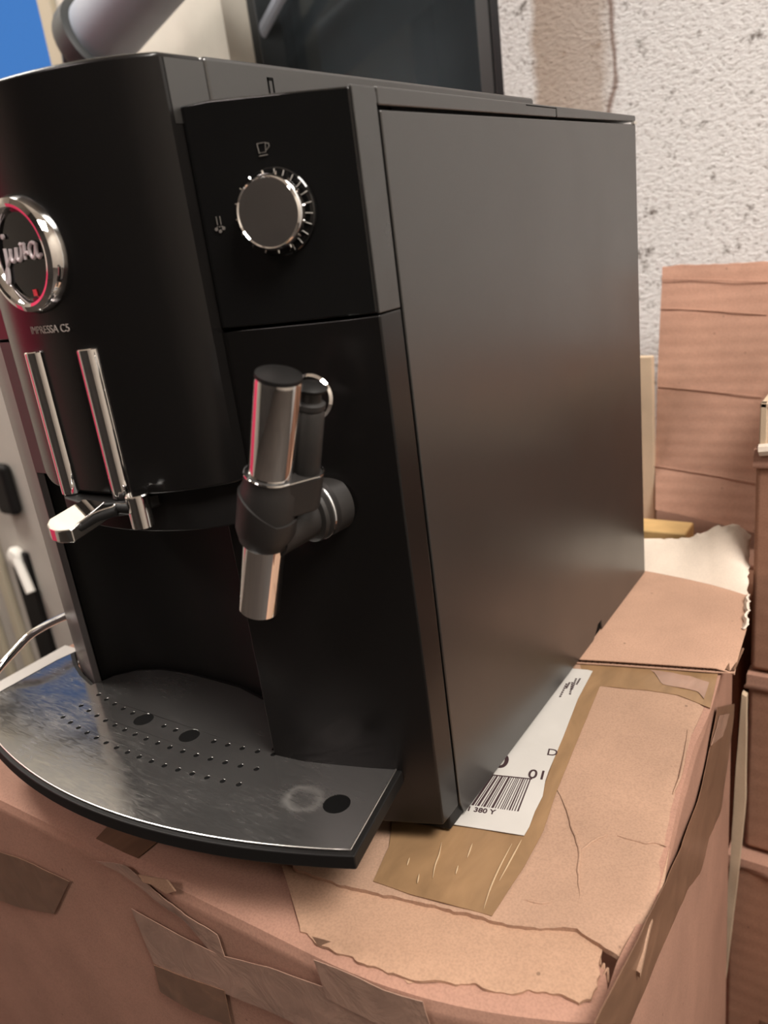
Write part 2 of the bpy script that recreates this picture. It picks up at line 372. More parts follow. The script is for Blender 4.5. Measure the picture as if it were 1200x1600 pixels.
# dark window in its recess
w1 = MB(); w1.box(DWX0, DWX1, WY + 0.10, WY + 0.105, DWZ0, DWZ1); o1 = structure('window_1', w1, M_GLASS)
b = MB(); b.box(DWX1 - 0.032, DWX1, WY + 0.045, WY + 0.13, DWZ0, DWZ1); b.build('window_frame', M_FRAME_DARK, o1, bevel=0.003)
b = MB(); b.box(DWX1 - 0.062, DWX1 - 0.044, WY + 0.07, WY + 0.13, DWZ0, DWZ1); b.build('window_frame', plain('grey_frame', (0.10, 0.105, 0.105), 0.5), o1, bevel=0.002)
b = MB(); b.box(DWX0, DWX0 + 0.014, WY + 0.05, WY + 0.13, DWZ0, DWZ1); b.build('window_frame', M_FRAME_DARK, o1, bevel=0.002)
b = MB(); b.box(DWX0, DWX1, WY + 0.05, WY + 0.13, DWZ1 - 0.03, DWZ1); b.build('window_frame', M_FRAME_DARK, o1, bevel=0.002)
b = MB(); b.tube([(DWX0 + 0.005, WY + 0.06, 0.555), (DWX0 + 0.24, WY + 0.06, 0.74)], 0.008, 10); b.build('diagonal_bar', M_PIPE, o1, smooth=True)
b = MB(); b.box(-0.9, 0.0, 1.6, 1.65, -0.2, 1.6); b.box(-0.9, -0.85, 0.77, 1.6, -0.2, 1.6); b.box(-0.05, 0.0, 0.77, 1.6, -0.2, 1.6); b.box(-0.9, 0.0, 0.77, 1.6, 1.55, 1.6); b.box(-0.9, 0.0, 0.77, 1.6, -0.2, -0.15)
structure('wall_beyond', b, M_NIGHT)
# blue daylight window
b = MB(); b.box(BWX0, BWX1, WY + 0.09, WY + 0.094, BWZ0, BWZ1); o2 = structure('window_2', b, M_CLEAR)
for (x0, x1, z0, z1) in ((BWX1 - 0.030, BWX1, BWZ0, BWZ1), (BWX0, BWX0 + 0.03, BWZ0, BWZ1), (BWX0, BWX1, BWZ1 - 0.03, BWZ1), (BWX0, BWX1, BWZ0, BWZ0 + 0.03)):
    b = MB(); b.box(x0, x1, WY - 0.01, WY + 0.12, z0, z1); b.build('window_frame', M_FRAME, o2, bevel=0.003)
# beige door under the blue window, with handle, cylinder and dark pull
b = MB(); b.box(-2.2, -1.05, WY - 0.035, WY - 0.001, FLOOR_Z, 0.33); o3 = structure('door_1', b, M_DOOR)
for x in (-1.52, -1.62): 
    b = MB(); b.box(x, x + 0.03, WY - 0.05, WY - 0.035, FLOOR_Z, 0.33); b.build('door_rail', M_FRAME, o3, bevel=0.004)
hp = [(-1.3782,0.5700,-0.1124),(-1.4224,0.5700,-0.2709),(-1.4209,0.5700,-0.3588)]
b = MB(); b.box(hp[0][0] - 0.035, hp[0][0] + 0.025, 0.56, 0.585, hp[0][2] - 0.055, hp[0][2] + 0.055); b.build('handle_plate', M_MATTE, o3, bevel=0.012, seg=3)
b = MB(); b.lathe([(0.0, 0), (0.022, 0.002), (0.024, 0.012), (0.018, 0.02), (0.0, 0.024)], (hp[1][0] , 0.585, hp[1][2]), (0, -1, 0), 20)
b.tube([(hp[1][0] + 0.01, 0.57, hp[1][2]), (hp[1][0] + 0.045, 0.56, hp[1][2] - 0.07)], 0.010, 10); b.build('door_handle', M_WHITE, o3, smooth=True)
b = MB(); b.box(hp[2][0] - 0.03, hp[2][0] + 0.035, 0.575, 0.588, hp[2][2] - 0.22, hp[2][2] + 0.10); b.build('pull_strip', M_MATTE, o3, bevel=0.004)

# ------------------------------------------------------------------ big blue-grey pipe by the window
pt = [(-0.7304,0.5000,0.5607),(-0.6162,0.5000,0.6024),(-0.5041,0.5000,0.6460)]
a = Vector(pt[0]); c = Vector(pt[1]); dr = (c - a).normalized()
pipe = thing('drain_pipe', 'blue grey pipe with a black collar running up beside the blue window', 'pipe', pt[0])
b = MB(); b.lathe([(0.0, 0.0), (0.040, 0.0), (0.043, 0.006), (0.043, 0.75), (0.0, 0.75)], a, dr, 32); b.build('pipe_run', M_PIPE, pipe, smooth=True)
b = MB(); b.lathe([(0.036, -0.02), (0.050, -0.02), (0.052, -0.014), (0.052, 0.006), (0.0435, 0.010)], a, dr, 32); b.build('collar', M_FRAME_DARK, pipe, smooth=True)
b = MB(); b.tube([tuple(a - dr * 0.02 + Vector((-0.055, 0.02, 0.02))), tuple(a - dr * 0.06 + Vector((-0.045, 0.03, -0.01))), tuple(a + Vector((0, 0.06, -0.07)))], 0.016, 10); b.build('elbow', M_FRAME_DARK, pipe, smooth=True)

# ------------------------------------------------------------------ things leaning on and standing by the back wall
lean = thing('leaning_cardboard', 'tall ribbed brown cardboard sheet leaning against the white plaster wall', 'cardboard', (0.03, 0.5, -0.03))
top = [(-0.0479,0.5500,0.2211),(0.0026,0.5500,0.2186),(0.0470,0.5500,0.2172),(0.0784,0.5500,0.2172)]
bot = [(-0.0440,0.5000,-0.0149),(0.0036,0.5000,-0.0217),(0.0509,0.5000,-0.0311),(0.0847,0.5000,-0.0387)]
mid1 = [(-0.0487,0.5300,0.1152),(-0.0039,0.5300,0.1097),(0.0480,0.5300,0.1021),(0.0807,0.5300,0.0973)]
mid2 = [(-0.0476,0.5150,0.0284),(-0.0000,0.5150,0.0229),(0.0500,0.5150,0.0154),(0.0835,0.5150,0.0100)]
def crease(q, u, v):
    return q
loft('board', [top, mid1, mid2, bot], 24, 14, 0.005, M_LEAN, lean, amp=0.0012, freq=26, down=(0, 1, 0), tear='first', jit=0.002)
for pl in ([(-0.0480,0.5455,0.2094),(-0.0021,0.5455,0.2054),(0.0482,0.5455,0.1999)], [(-0.0483,0.5280,0.1065),(-0.0034,0.5280,0.1026),(0.0485,0.5280,0.0964)], [(-0.0477,0.5130,0.0276),(0.0004,0.5130,0.0222),(0.0504,0.5130,0.0155)], [(-0.0479,0.5415,0.1817),(-0.0010,0.5415,0.1772),(0.0486,0.5415,0.1705)]):
    b = MB(); b.tube([Vector(p) + Vector((0, 0.0, 0)) for p in resample(pl, 8)], 0.0005, 6); b.build('fold_line', M_LEAN, lean, smooth=True)
bb = MB(); q = [(-0.0575,0.5120,0.1401),(-0.0414,0.5120,0.1404),(-0.0478,0.5120,-0.0440),(-0.0559,0.5120,-0.0448)]
bb.prism([(q[0][0] - 0.10, 0.510), (q[2][0], 0.510), (q[2][0], 0.518), (q[0][0] - 0.10, 0.518)], -0.052, q[0][2])
o = bb.build('fibre_board', M_BEIGE, None, bevel=0.001, label='beige board standing upright behind the leaning cardboard, beside the coffee machine'); o['category'] = 'board'
# low carton that those boards stand on
rear = thing('rear_carton', 'low brown carton behind the raised white flap, carrying a strip of wood', 'box', (0, 0.45, FLOOR_Z))
b = MB(); b.box(-0.25, 0.064, 0.372, 0.60, FLOOR_Z, -0.0565); b.build('body', M_STACK, rear, bevel=0.002)
b = MB(); b.box(-0.25, 0.064, 0.470, 0.60, -0.0560, -0.0520); b.build('flap', M_CARD_SIDE, rear, bevel=0.001)
stk = [(-0.0382,0.4000,-0.0048),(0.0125,0.4000,0.0019)]
b = MB(); b.box(stk[0][0] - 0.06, stk[1][0], 0.395, 0.425, -0.056, stk[1][2] + 0.003)
o = b.build('wooden_strip', M_WOOD, None, bevel=0.002, label='short pale yellow wooden strip lying behind the white flap'); o['category'] = 'wood'

# stack of cartons on the right
def stack_box(x0, x1, y0, y1, z0, z1, label, open_top=False, lean=0.0):
    t = thing('stacked_carton', label, 'box', (x0, y0, z0), 'brown cartons stacked at the right')
    b = MB(); b.prism([(x0, y0), (x1, y0), (x1, y1), (x0, y1)], z0, z1 - 0.004); b.build('body', M_STACK, t, bevel=0.004, seg=3)
    n = 14
    rows = [[(x0 - 0.001, y0 - 0.003 + 0.002 * noise.noise(Vector((k, z0 * 40, 0))), z1 - 0.012 + 0.004 * noise.noise(Vector((k * 0.7, z0 * 9, 3)))) for k in range(2)]]
    loft('flap_edge', [[(x0 - 0.001, y0 - 0.003, z1 - 0.010), (x1, y0 - 0.003, z1 - 0.012)], [(x0 - 0.001, y0 - 0.002, z1), (x1, y0 - 0.002, z1)], [(x0, y1, z1), (x1, y1, z1)]], 24, 4, 0.003, M_CARD_SIDE, t, amp=0.002, freq=24, down=(0, 0.4, -0.9), tear='first', jit=0.004)
    b = MB(); b.prism([(x0 + 0.03, y0 - 0.0008), (x1, y0 - 0.0008), (x1, y0 - 0.0002), (x0 + 0.03, y0 - 0.0002)], z0 + (z1 - z0) * 0.35, z0 + (z1 - z0) * 0.62); b.build('tape_strip', M_TAPE_DARK, t)
    return t
SX = 0.0815; SY = 0.318
stack_box(SX - 0.001, 0.46, SY, 0.60, -0.0735, 0.108, 'topmost visible brown carton in the right hand stack with a torn upper edge')
stack_box(SX - 0.0015, 0.46, SY - 0.002, 0.60, -0.247, -0.076, 'middle brown carton in the right hand stack with tape across it')
stack_box(SX - 0.012, 0.46, SY - 0.012, 0.60, FLOOR_Z, -0.250, 'lowest brown carton in the right hand stack, beside the corner of the taped box')
top_t = thing('open_crate', 'open cardboard tray with a pale rim on top of the right hand stack', 'box', (SX, SY, 0.108), None)
b = MB(); b.box(SX + 0.001, SX + 0.006, SY, 0.58, 0.109, 0.1415); b.build('side_wall', M_BEIGE, top_t, bevel=0.001)
b = MB(); b.box(SX + 0.006, 0.46, 0.574, 0.58, 0.109, 0.1415); b.build('back_wall', M_STACK, top_t, bevel=0.001)
b = MB(); b.box(SX + 0.006, 0.46, SY + 0.02, SY + 0.026, 0.109, 0.128); b.build('front_wall', M_BEIGE, top_t, bevel=0.001)
b = MB(); b.box(SX + 0.001, 0.46, SY, SY + 0.006, 0.1375, 0.1415); b.build('rim', M_BEIGE, top_t, bevel=0.001)
b = MB(); b.tube([(SX + 0.002, SY - 0.003, 0.108), (SX + 0.03, SY - 0.004, 0.112), (SX + 0.10, SY - 0.004, 0.110), (SX + 0.2, SY - 0.003, 0.111)], 0.0045, 8)
o = b.build('crumpled_paper_edge', plain('crumpled_paper', (0.72, 0.62, 0.52), 0.8, bump=0.5, bscale=150), None, smooth=True, label='crumpled pale paper edge lying along the top of the right hand stack'); o['category'] = 'paper'
# pale strip of board squeezed between the big box and the stack
ls = [(0.0809,0.2850,-0.0766),(0.0776,0.2850,-0.1511),(0.0751,0.2850,-0.2418),(0.0613,0.2850,-0.4330)]
rs = [(0.0841,0.2850,-0.0787),(0.0852,0.2850,-0.1796),(0.0816,0.2850,-0.2459),(0.0690,0.2850,-0.4284)]
ls.append((ls[-1][0] - 0.012, 0.285, FLOOR_Z)); rs.append((rs[-1][0] - 0.012, 0.285, FLOOR_Z))
o = loft('spacer_board', [ls, rs], 40, 3, 0.006, M_BEIGE, None, amp=0.0015, freq=40, down=(0, 1, 0), label='narrow pale board squeezed upright between the big taped box and the stack'); o['category'] = 'board'

# ------------------------------------------------------------------ the big taped carton under the machine
box = thing('taped_carton', 'large worn brown carton with packing tape and torn flaps under the coffee machine', 'box', (0, 0.1, FLOOR_Z))
ZT = -0.0085
def front_y(x): return -0.0975 + 2.0 * max(0.0, x + 0.02) ** 2
crease_f = [(x, front_y(x) + 0.001, ZT) for x in (-0.412, -0.36, -0.3, -0.26, -0.2, -0.15, -0.1, -0.06, -0.03, -0.01, 0.01, 0.03, 0.045, 0.06, 0.075, 0.09, 0.0985)]
b = MB(); b.box(-0.409, 0.072, -0.06, 0.275, -0.03, ZT - 0.001); b.build('inner_flap', M_CARD_SIDE, box)
def sag(q, u, v): return q
front_low = [(p[0], p[1] - 0.001, -0.03) for p in crease_f]
loft('front_panel', [[(min(p[0], 0.09), -0.045, ZT - 0.001) for p in crease_f], [(p[0], p[1] + 0.006, ZT - 0.0003) for p in crease_f], [(p[0], p[1] + 0.001, ZT - 0.0020) for p in crease_f], [(p[0], p[1] - 0.0008, ZT - 0.007) for p in crease_f],
     front_low, [(p[0], p[1] - 0.001, -0.2) for p in crease_f], [(p[0], p[1] - 0.001, FLOOR_Z) for p in crease_f]],
     70, 5, 0.004, M_CARD_SIDE, box, amp=0.0003, freq=30, down=(0, 0.7, -0.7))
def side_x(y): return 0.0990 - 0.085 * max(0.0, y)
# right side panel with its rounded upper crease
cr_r = [(0.0975, -0.0690, -0.0085)] + [(0.0971,-0.0415,-0.0045),(0.0987,-0.0221,-0.0045),(0.0977,0.0022,-0.0045),(0.0940,0.0337,-0.0045),(0.0892,0.0756,-0.0045),(0.0865,0.1136,-0.0045),(0.0869,0.1515,-0.0045),(0.0836,0.1866,-0.0045)]
cr_r = cr_r + [(cr_r[-1][0] - 0.003, 0.25, -0.0045), (cr_r[-1][0] - 0.006, 0.275, -0.0045)]
loft('side_panel', [[(p[0] + 0.0015, p[1], p[2] - 0.0008) for p in cr_r], [(0.5 * (p[0] + 0.0015 + side_x(p[1])) + 0.0008, p[1], p[2] - 0.005) for p in cr_r], [(side_x(p[1]), p[1], -0.020) for p in cr_r],
     [(side_x(p[1]), p[1], -0.06) for p in cr_r], [(side_x(p[1]), p[1], -0.2) for p in cr_r], [(side_x(p[1]), p[1], FLOOR_Z) for p in cr_r]],
     40, 5, 0.004, M_CARD_SIDE, box, amp=0.0004, freq=30, down=(-1, 0, 0))
# lower torn flap along the front edge
tf_back = [(-0.0710,-0.0625,-0.0066),(-0.0159,-0.0510,-0.0066),(0.0347,-0.0429,-0.0066),(0.0737,-0.0340,-0.0066),(0.0865,-0.0342,-0.0066)]
tf_mid = [(-0.0533,-0.0761,-0.0064),(-0.0096,-0.0712,-0.0064),(0.0334,-0.0649,-0.0064),(0.0652,-0.0559,-0.0064),(0.0879,-0.0461,-0.0064)]
tf_edge = [(-0.0373,-0.0888,-0.0074),(-0.0238,-0.0917,-0.0074),(-0.0034,-0.0906,-0.0074),(0.0123,-0.0890,-0.0074),(0.0214,-0.0881,-0.0074),(0.0340,-0.0830,-0.0074),(0.0462,-0.0777,-0.0074),(0.0596,-0.0754,-0.0074),(0.0679,-0.0688,-0.0074),(0.0778,-0.0663,-0.0074),(0.0869,-0.0657,-0.0074),(0.0901,-0.0621,-0.0074),(0.0903,-0.0507,-0.0074)]
loft('torn_flap', [tf_back, tf_mid, tf_edge], 90, 7, 0.0014, M_CARD_TORN, box, amp=0.0006, freq=45, tear='last', jit=0.0016)
# upper flap, torn at the front, folding down at the right
uf_front = [(-0.0641,-0.0626,-0.0045),(-0.0463,-0.0619,-0.0045),(-0.0316,-0.0606,-0.0045),(-0.0181,-0.0583,-0.0045),(-0.0054,-0.0555,-0.0045),(0.0070,-0.0528,-0.0045),(0.0194,-0.0507,-0.0045),(0.0390,-0.0478,-0.0045),(0.0491,-0.0462,-0.0045),(0.0619,-0.0409,-0.0045),(0.0716,-0.0360,-0.0045),(0.0758,-0.0355,-0.0045),(0.0853,-0.0384,-0.0045),(0.0927,-0.0403,-0.0045)]
uf_front = uf_front + [(0.0982,-0.0371,-0.0120),(0.1027,-0.0389,-0.0120)]
rows = [uf_front]
left = [(-0.0694,-0.0485,-0.0045),(-0.0783,-0.0205,-0.0045),(-0.0849,0.0260,-0.0045),(-0.0848,0.0690,-0.0045),(-0.0805,0.1289,-0.0045)]
right = [(0.1000,-0.0185,-0.0045),(0.0984,0.0088,-0.0045),(0.0881,0.0750,-0.0045),(0.0857,0.1197,-0.0045),(0.0833,0.1848,-0.0045)]
for l, r in zip(left, right): rows.append([l, ((l[0] + r[0]) / 2, (l[1] + r[1]) / 2, -0.0045), (r[0] - 0.003, r[1], -0.0047), (r[0] + 0.0012, r[1], -0.0062)])
rows.append([(rows[-1][0][0], 0.27, -0.0045), (0.0, 0.27, -0.0045), (0.078, 0.27, -0.0045)])
loft('upper_flap', rows, 64, 7, 0.0028, M_CARD, box, amp=0.0007, freq=34, tear='first', jit=0.0012)
# wrinkles pressed into the upper flap
b = MB()
for pl in ([(0.0328,0.0458,-0.0043),(0.0422,0.0347,-0.0043),(0.0500,0.0226,-0.0043),(0.0588,0.0097,-0.0043),(0.0634,-0.0040,-0.0043),(0.0695,-0.0180,-0.0043),(0.0726,-0.0324,-0.0043)], [(0.0726,0.0253,-0.0043),(0.0802,0.0260,-0.0043),(0.0849,0.0259,-0.0043),(0.0894,0.0285,-0.0043),(0.0954,0.0285,-0.0043)], [(0.0596,0.0077,-0.0043),(0.0638,0.0183,-0.0043),(0.0680,0.0246,-0.0043)], [(0.0477,-0.0308,-0.0043),(0.0541,-0.0297,-0.0043),(0.0596,-0.0266,-0.0043)], [(0.0811,0.1242,-0.0043),(0.0856,0.1002,-0.0043),(0.0880,0.0804,-0.0043),(0.0883,0.0665,-0.0043)]):
    path = smooth_line(pl, 4); n = len(path)
    b.tube([p + Vector((noise.noise(p * 300) * 0.0006, noise.noise(p * 300 + Vector((5, 5, 5))) * 0.0006, -0.0002)) for p in path], [0.0002 + 0.0006 * math.sin(PI * k / (n - 1)) for k in range(n)], 8)
b.build('crease_line', M_CARD, box, smooth=True, kind='stuff')
# light crinkles in the top tape
b = MB()
for pl in ([(-0.0031,-0.0167,-0.0032),(-0.0001,-0.0244,-0.0032),(0.0017,-0.0315,-0.0032),(0.0047,-0.0390,-0.0032)], [(-0.0123,-0.0326,-0.0032),(-0.0107,-0.0375,-0.0032)], [(0.0113,-0.0108,-0.0032),(0.0134,-0.0203,-0.0032)], [(0.0118,-0.0266,-0.0032),(0.0134,-0.0321,-0.0032)], [(-0.0026,-0.0395,-0.0032),(-0.0003,-0.0450,-0.0032)], [(0.0290,-0.0025,-0.0032),(0.0301,-0.0178,-0.0032),(0.0320,-0.0327,-0.0032),(0.0346,-0.0446,-0.0032)], [(0.0321,0.0019,-0.0032),(0.0329,-0.0110,-0.0032),(0.0337,-0.0267,-0.0032)]):
    path = smooth_line(pl, 4); n = len(path); b.tube(path, [0.00008 + 0.00035 * math.sin(PI * k / (n - 1)) for k in range(n)], 6)
b.build('tape_crinkle', plain('pale_tape_crinkle', (0.50, 0.36, 0.22), 0.35), box, smooth=True, kind='stuff')
# torn fibres at the front corner
b = MB()
fp = [(0.0835,-0.0415,-0.0080),(0.0857,-0.0439,-0.0080),(0.0871,-0.0418,-0.0080),(0.0894,-0.0437,-0.0080),(0.0816,-0.0403,-0.0080),(0.0915,-0.0451,-0.0080)]
for p in fp:
    for k in range(6):
        a = Vector(p); b.tube([a, a + Vector((random.uniform(-.003, .003), -0.004 - random.random() * 0.004, -0.003 - random.random() * 0.006)), a + Vector((random.uniform(-.006, .006), -0.004, -0.010 - random.random() * 0.006))], [0.0004, 0.0003, 0.0001], 5)
b.build('torn_fibres', M_CARD_TORN, box, smooth=True, kind='stuff')
# scraps of torn liner hanging on the front
for pts in ([(-0.1378,-0.0991,-0.0087),(-0.1141,-0.0991,-0.0020),(-0.1092,-0.0991,-0.0072),(-0.1174,-0.0991,-0.0124),(-0.1276,-0.0991,-0.0111),(-0.1351,-0.0991,-0.0126)], [(0.0178,-0.0870,-0.0095),(0.0221,-0.0819,-0.0095),(0.0252,-0.0845,-0.0095),(0.0210,-0.0880,-0.0095)], [(-0.0186,-0.0991,0.0079),(-0.0080,-0.0988,0.0100),(-0.0160,-0.0991,0.0034)]):
    flat_poly('paper_scrap', pts, 0.0012, M_CARD_TORN, box, up=(0, -0.8, 0.5))
# tape on the top
TZ = -0.0042
def tape(pts, mat=M_TAPE, z=0.0004, label=None, up=(0, 0, 1), nm='tape_strip'):
    return flat_poly(nm, pts, z, mat, box, label=label, up=up)
def tape_loft(rows, mat, nu=18, nv=6, amp=0.0004, freq=70, down=(0, 0, -1), th=0.0004, label=None):
    return loft('tape_strip', rows, nu, nv, th, mat, box, amp=amp, freq=freq, down=down, label=label)
tape_loft([[(-0.0207,-0.0527,-0.0036),(-0.0006,-0.0516,-0.0036),(0.0185,-0.0489,-0.0036),(0.0391,-0.0459,-0.0036)], [(-0.0261,-0.0301,-0.0036),(-0.0079,-0.0276,-0.0036),(0.0141,-0.0218,-0.0036),(0.0380,-0.0135,-0.0036)], [(-0.0340,-0.0154,-0.0036),(-0.0115,-0.0018,-0.0036),(0.0160,0.0100,-0.0036),(0.0390,0.0136,-0.0036)]], M_TAPE, label='brown tape across the front of the upper flap')
tape_loft([[(0.0392,-0.0461,-0.0034),(0.0403,-0.0126,-0.0034),(0.0391,0.0134,-0.0034),(0.0342,0.0407,-0.0034),(0.0276,0.0932,-0.0034),(0.0206,0.1498,-0.0034)], [(0.0331,-0.0467,-0.0034),(0.0328,-0.0108,-0.0034),(0.0311,0.0096,-0.0034),(0.0252,0.0511,-0.0034),(0.0162,0.1023,-0.0034),(0.0044,0.1637,-0.0034)]], M_TAPE, nu=24, label='narrow brown tape beside the shipping label')
tape_loft([[(0.0105,0.1470,-0.0041),(0.0214,0.1497,-0.0041),(0.0483,0.1557,-0.0041),(0.0675,0.1572,-0.0041),(0.0878,0.1505,-0.0041)], [(-0.0035,0.1762,-0.0041),(0.0188,0.1829,-0.0041),(0.0542,0.1930,-0.0041),(0.0826,0.1988,-0.0041)]], M_TAPE, label='brown tape by the raised cardboard sheet')
tape_loft([[(0.0469,0.1772,-0.0036),(0.0551,0.1655,-0.0036),(0.0771,0.1649,-0.0036),(0.0825,0.1579,-0.0036)], [(0.0437,0.1797,-0.0038),(0.0535,0.1801,-0.0038),(0.0692,0.1813,-0.0038),(0.0810,0.1778,-0.0038)]], M_TAPE_CLEAR, amp=0.0007, label='shiny crumpled clear tape')
# tape down the right side panel
tape_loft([[(0.0858,0.1808,-0.0228),(0.0866,0.1722,-0.0244),(0.0895,0.1374,-0.0331),(0.0924,0.1036,-0.0347),(0.0976,0.0429,-0.0185),(0.1012,-0.0051,-0.0019),(0.1012,-0.0328,0.0021),(0.1012,-0.0609,0.0076),(0.1012,-0.0854,0.0117)], [(0.0777,0.2761,-0.0805),(0.0782,0.2700,-0.0936),(0.0810,0.2379,-0.1081),(0.0841,0.2013,-0.1218),(0.0888,0.1456,-0.0971),(0.0915,0.1143,-0.0956),(0.0955,0.0669,-0.0652),(0.1008,0.0053,-0.0383),(0.1012,-0.0482,-0.0306)]], M_TAPE_DARK, nu=34, down=(-1, 0, 0), amp=0.0004, label='dark brown tape running along the side panel')
tape_loft([[(0.0861,0.1875,-0.0331),(0.0876,0.1696,-0.0319),(0.0895,0.1472,-0.0283)], [(0.0819,0.2368,-0.0635),(0.0831,0.2226,-0.0621),(0.0848,0.2023,-0.0589)]], M_TAPE_CLEAR, nu=10, down=(-1, 0, 0), label='shiny loose tape end')
# tape patches on the front panel
def fy(z): return -0.1035
tape_loft([[(-0.1762,-0.0991,-0.0155),(-0.1496,-0.0991,-0.0162),(-0.1313,-0.0991,-0.0224),(-0.1086,-0.0991,-0.0268),(-0.0922,-0.0991,-0.0420)], [(-0.1487,-0.0993,-0.0071),(-0.1289,-0.0993,-0.0156),(-0.1068,-0.0993,-0.0216),(-0.0850,-0.0993,-0.0244),(-0.0838,-0.0993,-0.0395)]], M_TAPE_CLEAR, nu=26, nv=8, amp=0.0005, freq=110, down=(0, 1, 0), label='wrinkled shiny tape running down from the top crease')
tape_loft([[(-0.1549,-0.0993,-0.0395),(-0.1171,-0.0993,-0.0401),(-0.0889,-0.0993,-0.0388),(-0.0525,-0.0993,-0.0281),(-0.0135,-0.0992,-0.0210),(0.0252,-0.0952,-0.0117),(0.0297,-0.0944,-0.0208)], [(-0.1484,-0.0993,-0.0754),(-0.1179,-0.0993,-0.0753),(-0.0918,-0.0993,-0.0662),(-0.0598,-0.0993,-0.0601),(-0.0276,-0.0993,-0.0576),(0.0198,-0.0961,-0.0551),(0.0311,-0.0941,-0.0579)]], M_TAPE_CLEAR, nu=30, nv=8, amp=0.0003, freq=60, down=(0, 1, 0), label='wide greyish tape across the front panel')
tape_loft([[(-0.1485,-0.0996,-0.0765),(-0.1213,-0.0996,-0.0713),(-0.0908,-0.0996,-0.0636)], [(-0.1499,-0.0996,-0.0974),(-0.1239,-0.0996,-0.0970),(-0.0922,-0.0996,-0.0900)]], M_TAPE_DARK, down=(0, 1, 0), amp=0.0002, label='dark tape patch low on the front panel')
tape_loft([[(-0.3052,-0.0991,-0.0573),(-0.2580,-0.0991,-0.0487),(-0.2129,-0.0991,-0.0460)], [(-0.3321,-0.0991,-0.1095),(-0.2893,-0.0991,-0.1003),(-0.2447,-0.0991,-0.0850)]], M_TAPE_DARK, down=(0, 1, 0), amp=0.0003, label='brown tape patch at the left of the front panel')
tape_loft([[(-0.0211,-0.0996,-0.0067),(-0.0038,-0.0991,-0.0055),(0.0144,-0.0972,-0.0077),(0.0313,-0.0943,-0.0077)], [(-0.0180,-0.0996,-0.0277),(-0.0011,-0.0989,-0.0283),(0.0171,-0.0968,-0.0311),(0.0359,-0.0933,-0.0403)]], M_TAPE_CLEAR, down=(0, 1, 0), amp=0.0004, label='greyish tape below the torn flap')
tape_loft([[(-0.1822,-0.0923,-0.0080),(-0.1575,-0.0923,-0.0080),(-0.1477,-0.0918,-0.0080)], [(-0.1857,-0.0771,-0.0080),(-0.1642,-0.0756,-0.0080),(-0.1469,-0.0767,-0.0080)]], M_TAPE_DARK, amp=0.0002, label='short brown tape at the front crease')

flat_poly('lit_edge_strip', [(-0.411, -0.085, -0.0086), (-0.372, -0.085, -0.0086), (-0.372, 0.052, -0.0086), (-0.411, 0.052, -0.0086)], 0.0006, M_PAPER, box, label='cream strip painted as window-lit cardboard along the left edge')  # cream colour stands in for window light on the tan carton top
# shipping label with its print
LZ = -0.0029
lab = flat_poly('shipping_label', [(-0.0280,-0.0071,-0.0029),(-0.0047,-0.0037,-0.0029),(0.0167,0.0012,-0.0029),(0.0323,0.0046,-0.0029),(0.0321,0.0115,-0.0029),(0.0302,0.0230,-0.0029),(0.0292,0.0355,-0.0029),(0.0256,0.0476,-0.0029),(0.0242,0.0553,-0.0029),(0.0222,0.0705,-0.0029),(0.0199,0.0878,-0.0029),(0.0136,0.1286,-0.0029),(0.0109,0.1627,-0.0029),(0.0073,0.1630,-0.0029),(-0.0084,0.1596,-0.0029),(-0.0202,0.1550,-0.0029),(-0.0258,0.1063,-0.0029)], 0.0003, M_PAPER, box, label='crumpled white shipping label with bar code half under the machine')
pz = LZ + 0.00035
A_ = Vector([(-0.0049,-0.0032,-0.0025)][0]); 
# print frame: u runs along the label towards its outer long edge, v away from the camera
bl = [(-0.0039,0.0127,-0.0025),(0.0233,0.0193,-0.0025),(0.0188,0.0452,-0.0025),(-0.0045,0.0389,-0.0025)]
def lerp2(u, v):
    a, b_, c_, d_ = [Vector(p) for p in bl]; return a.lerp(b_, u).lerp(d_.lerp(c_, u), v)
mb = MB(); u = 0.0; rr = random.Random(11)
while u < 0.99:
    w = rr.choice((0.016, 0.018, 0.028, 0.045)); w = min(w, 1 - u)
    pts = [lerp2(u, 0), lerp2(u + w, 0), lerp2(u + w, 1), lerp2(u, 1)]
    k = len(mb.v); up = Vector((0, 0, 0.0001))
    mb.add(pts + [p + up for p in pts], [(3, 2, 1, 0), (4, 5, 6, 7), (0, 1, 5, 4), (1, 2, 6, 5), (2, 3, 7, 6), (3, 0, 4, 7)])
    u += w + rr.choice((0.020, 0.024, 0.034))
mb.build('bar_code', M_PRINT, lab)
ux = (Vector(bl[1]) - Vector(bl[0])).normalized(); vx = (Vector(bl[3]) - Vector(bl[0])).normalized()
b = MB(); q0 = Vector(bl[3]); q1 = Vector(bl[2]); b.add([q0, q1, q1 + vx * 0.0008, q0 + vx * 0.0008, q0 + Vector((0, 0, .0001)), q1 + Vector((0, 0, .0001)), q1 + vx * 0.0008 + Vector((0, 0, .0001)), q0 + vx * 0.0008 + Vector((0, 0, .0001))], [(3, 2, 1, 0), (4, 5, 6, 7), (0, 1, 5, 4), (1, 2, 6, 5), (2, 3, 7, 6), (3, 0, 4, 7)]); b.build('rule_line', M_PRINT, lab)
def ltext(body, size, at, **kw):
    return text('lettering', body, size, frame(at, ux, vx), M_PRINT, lab, **kw)
tp = [(0.0201,0.0499,-0.0025),(0.0199,0.0714,-0.0025),(-0.0031,0.0524,-0.0025),(0.0036,0.0113,-0.0025)]
ltext('01', 0.0105, tp[0], bold=0.0001)
ltext('D', 0.0085, tp[1])
ltext('0', 0.017, tp[2], bold=0.0003)
ltext('01 380 Y', 0.0048, tp[3], bold=0.0001)
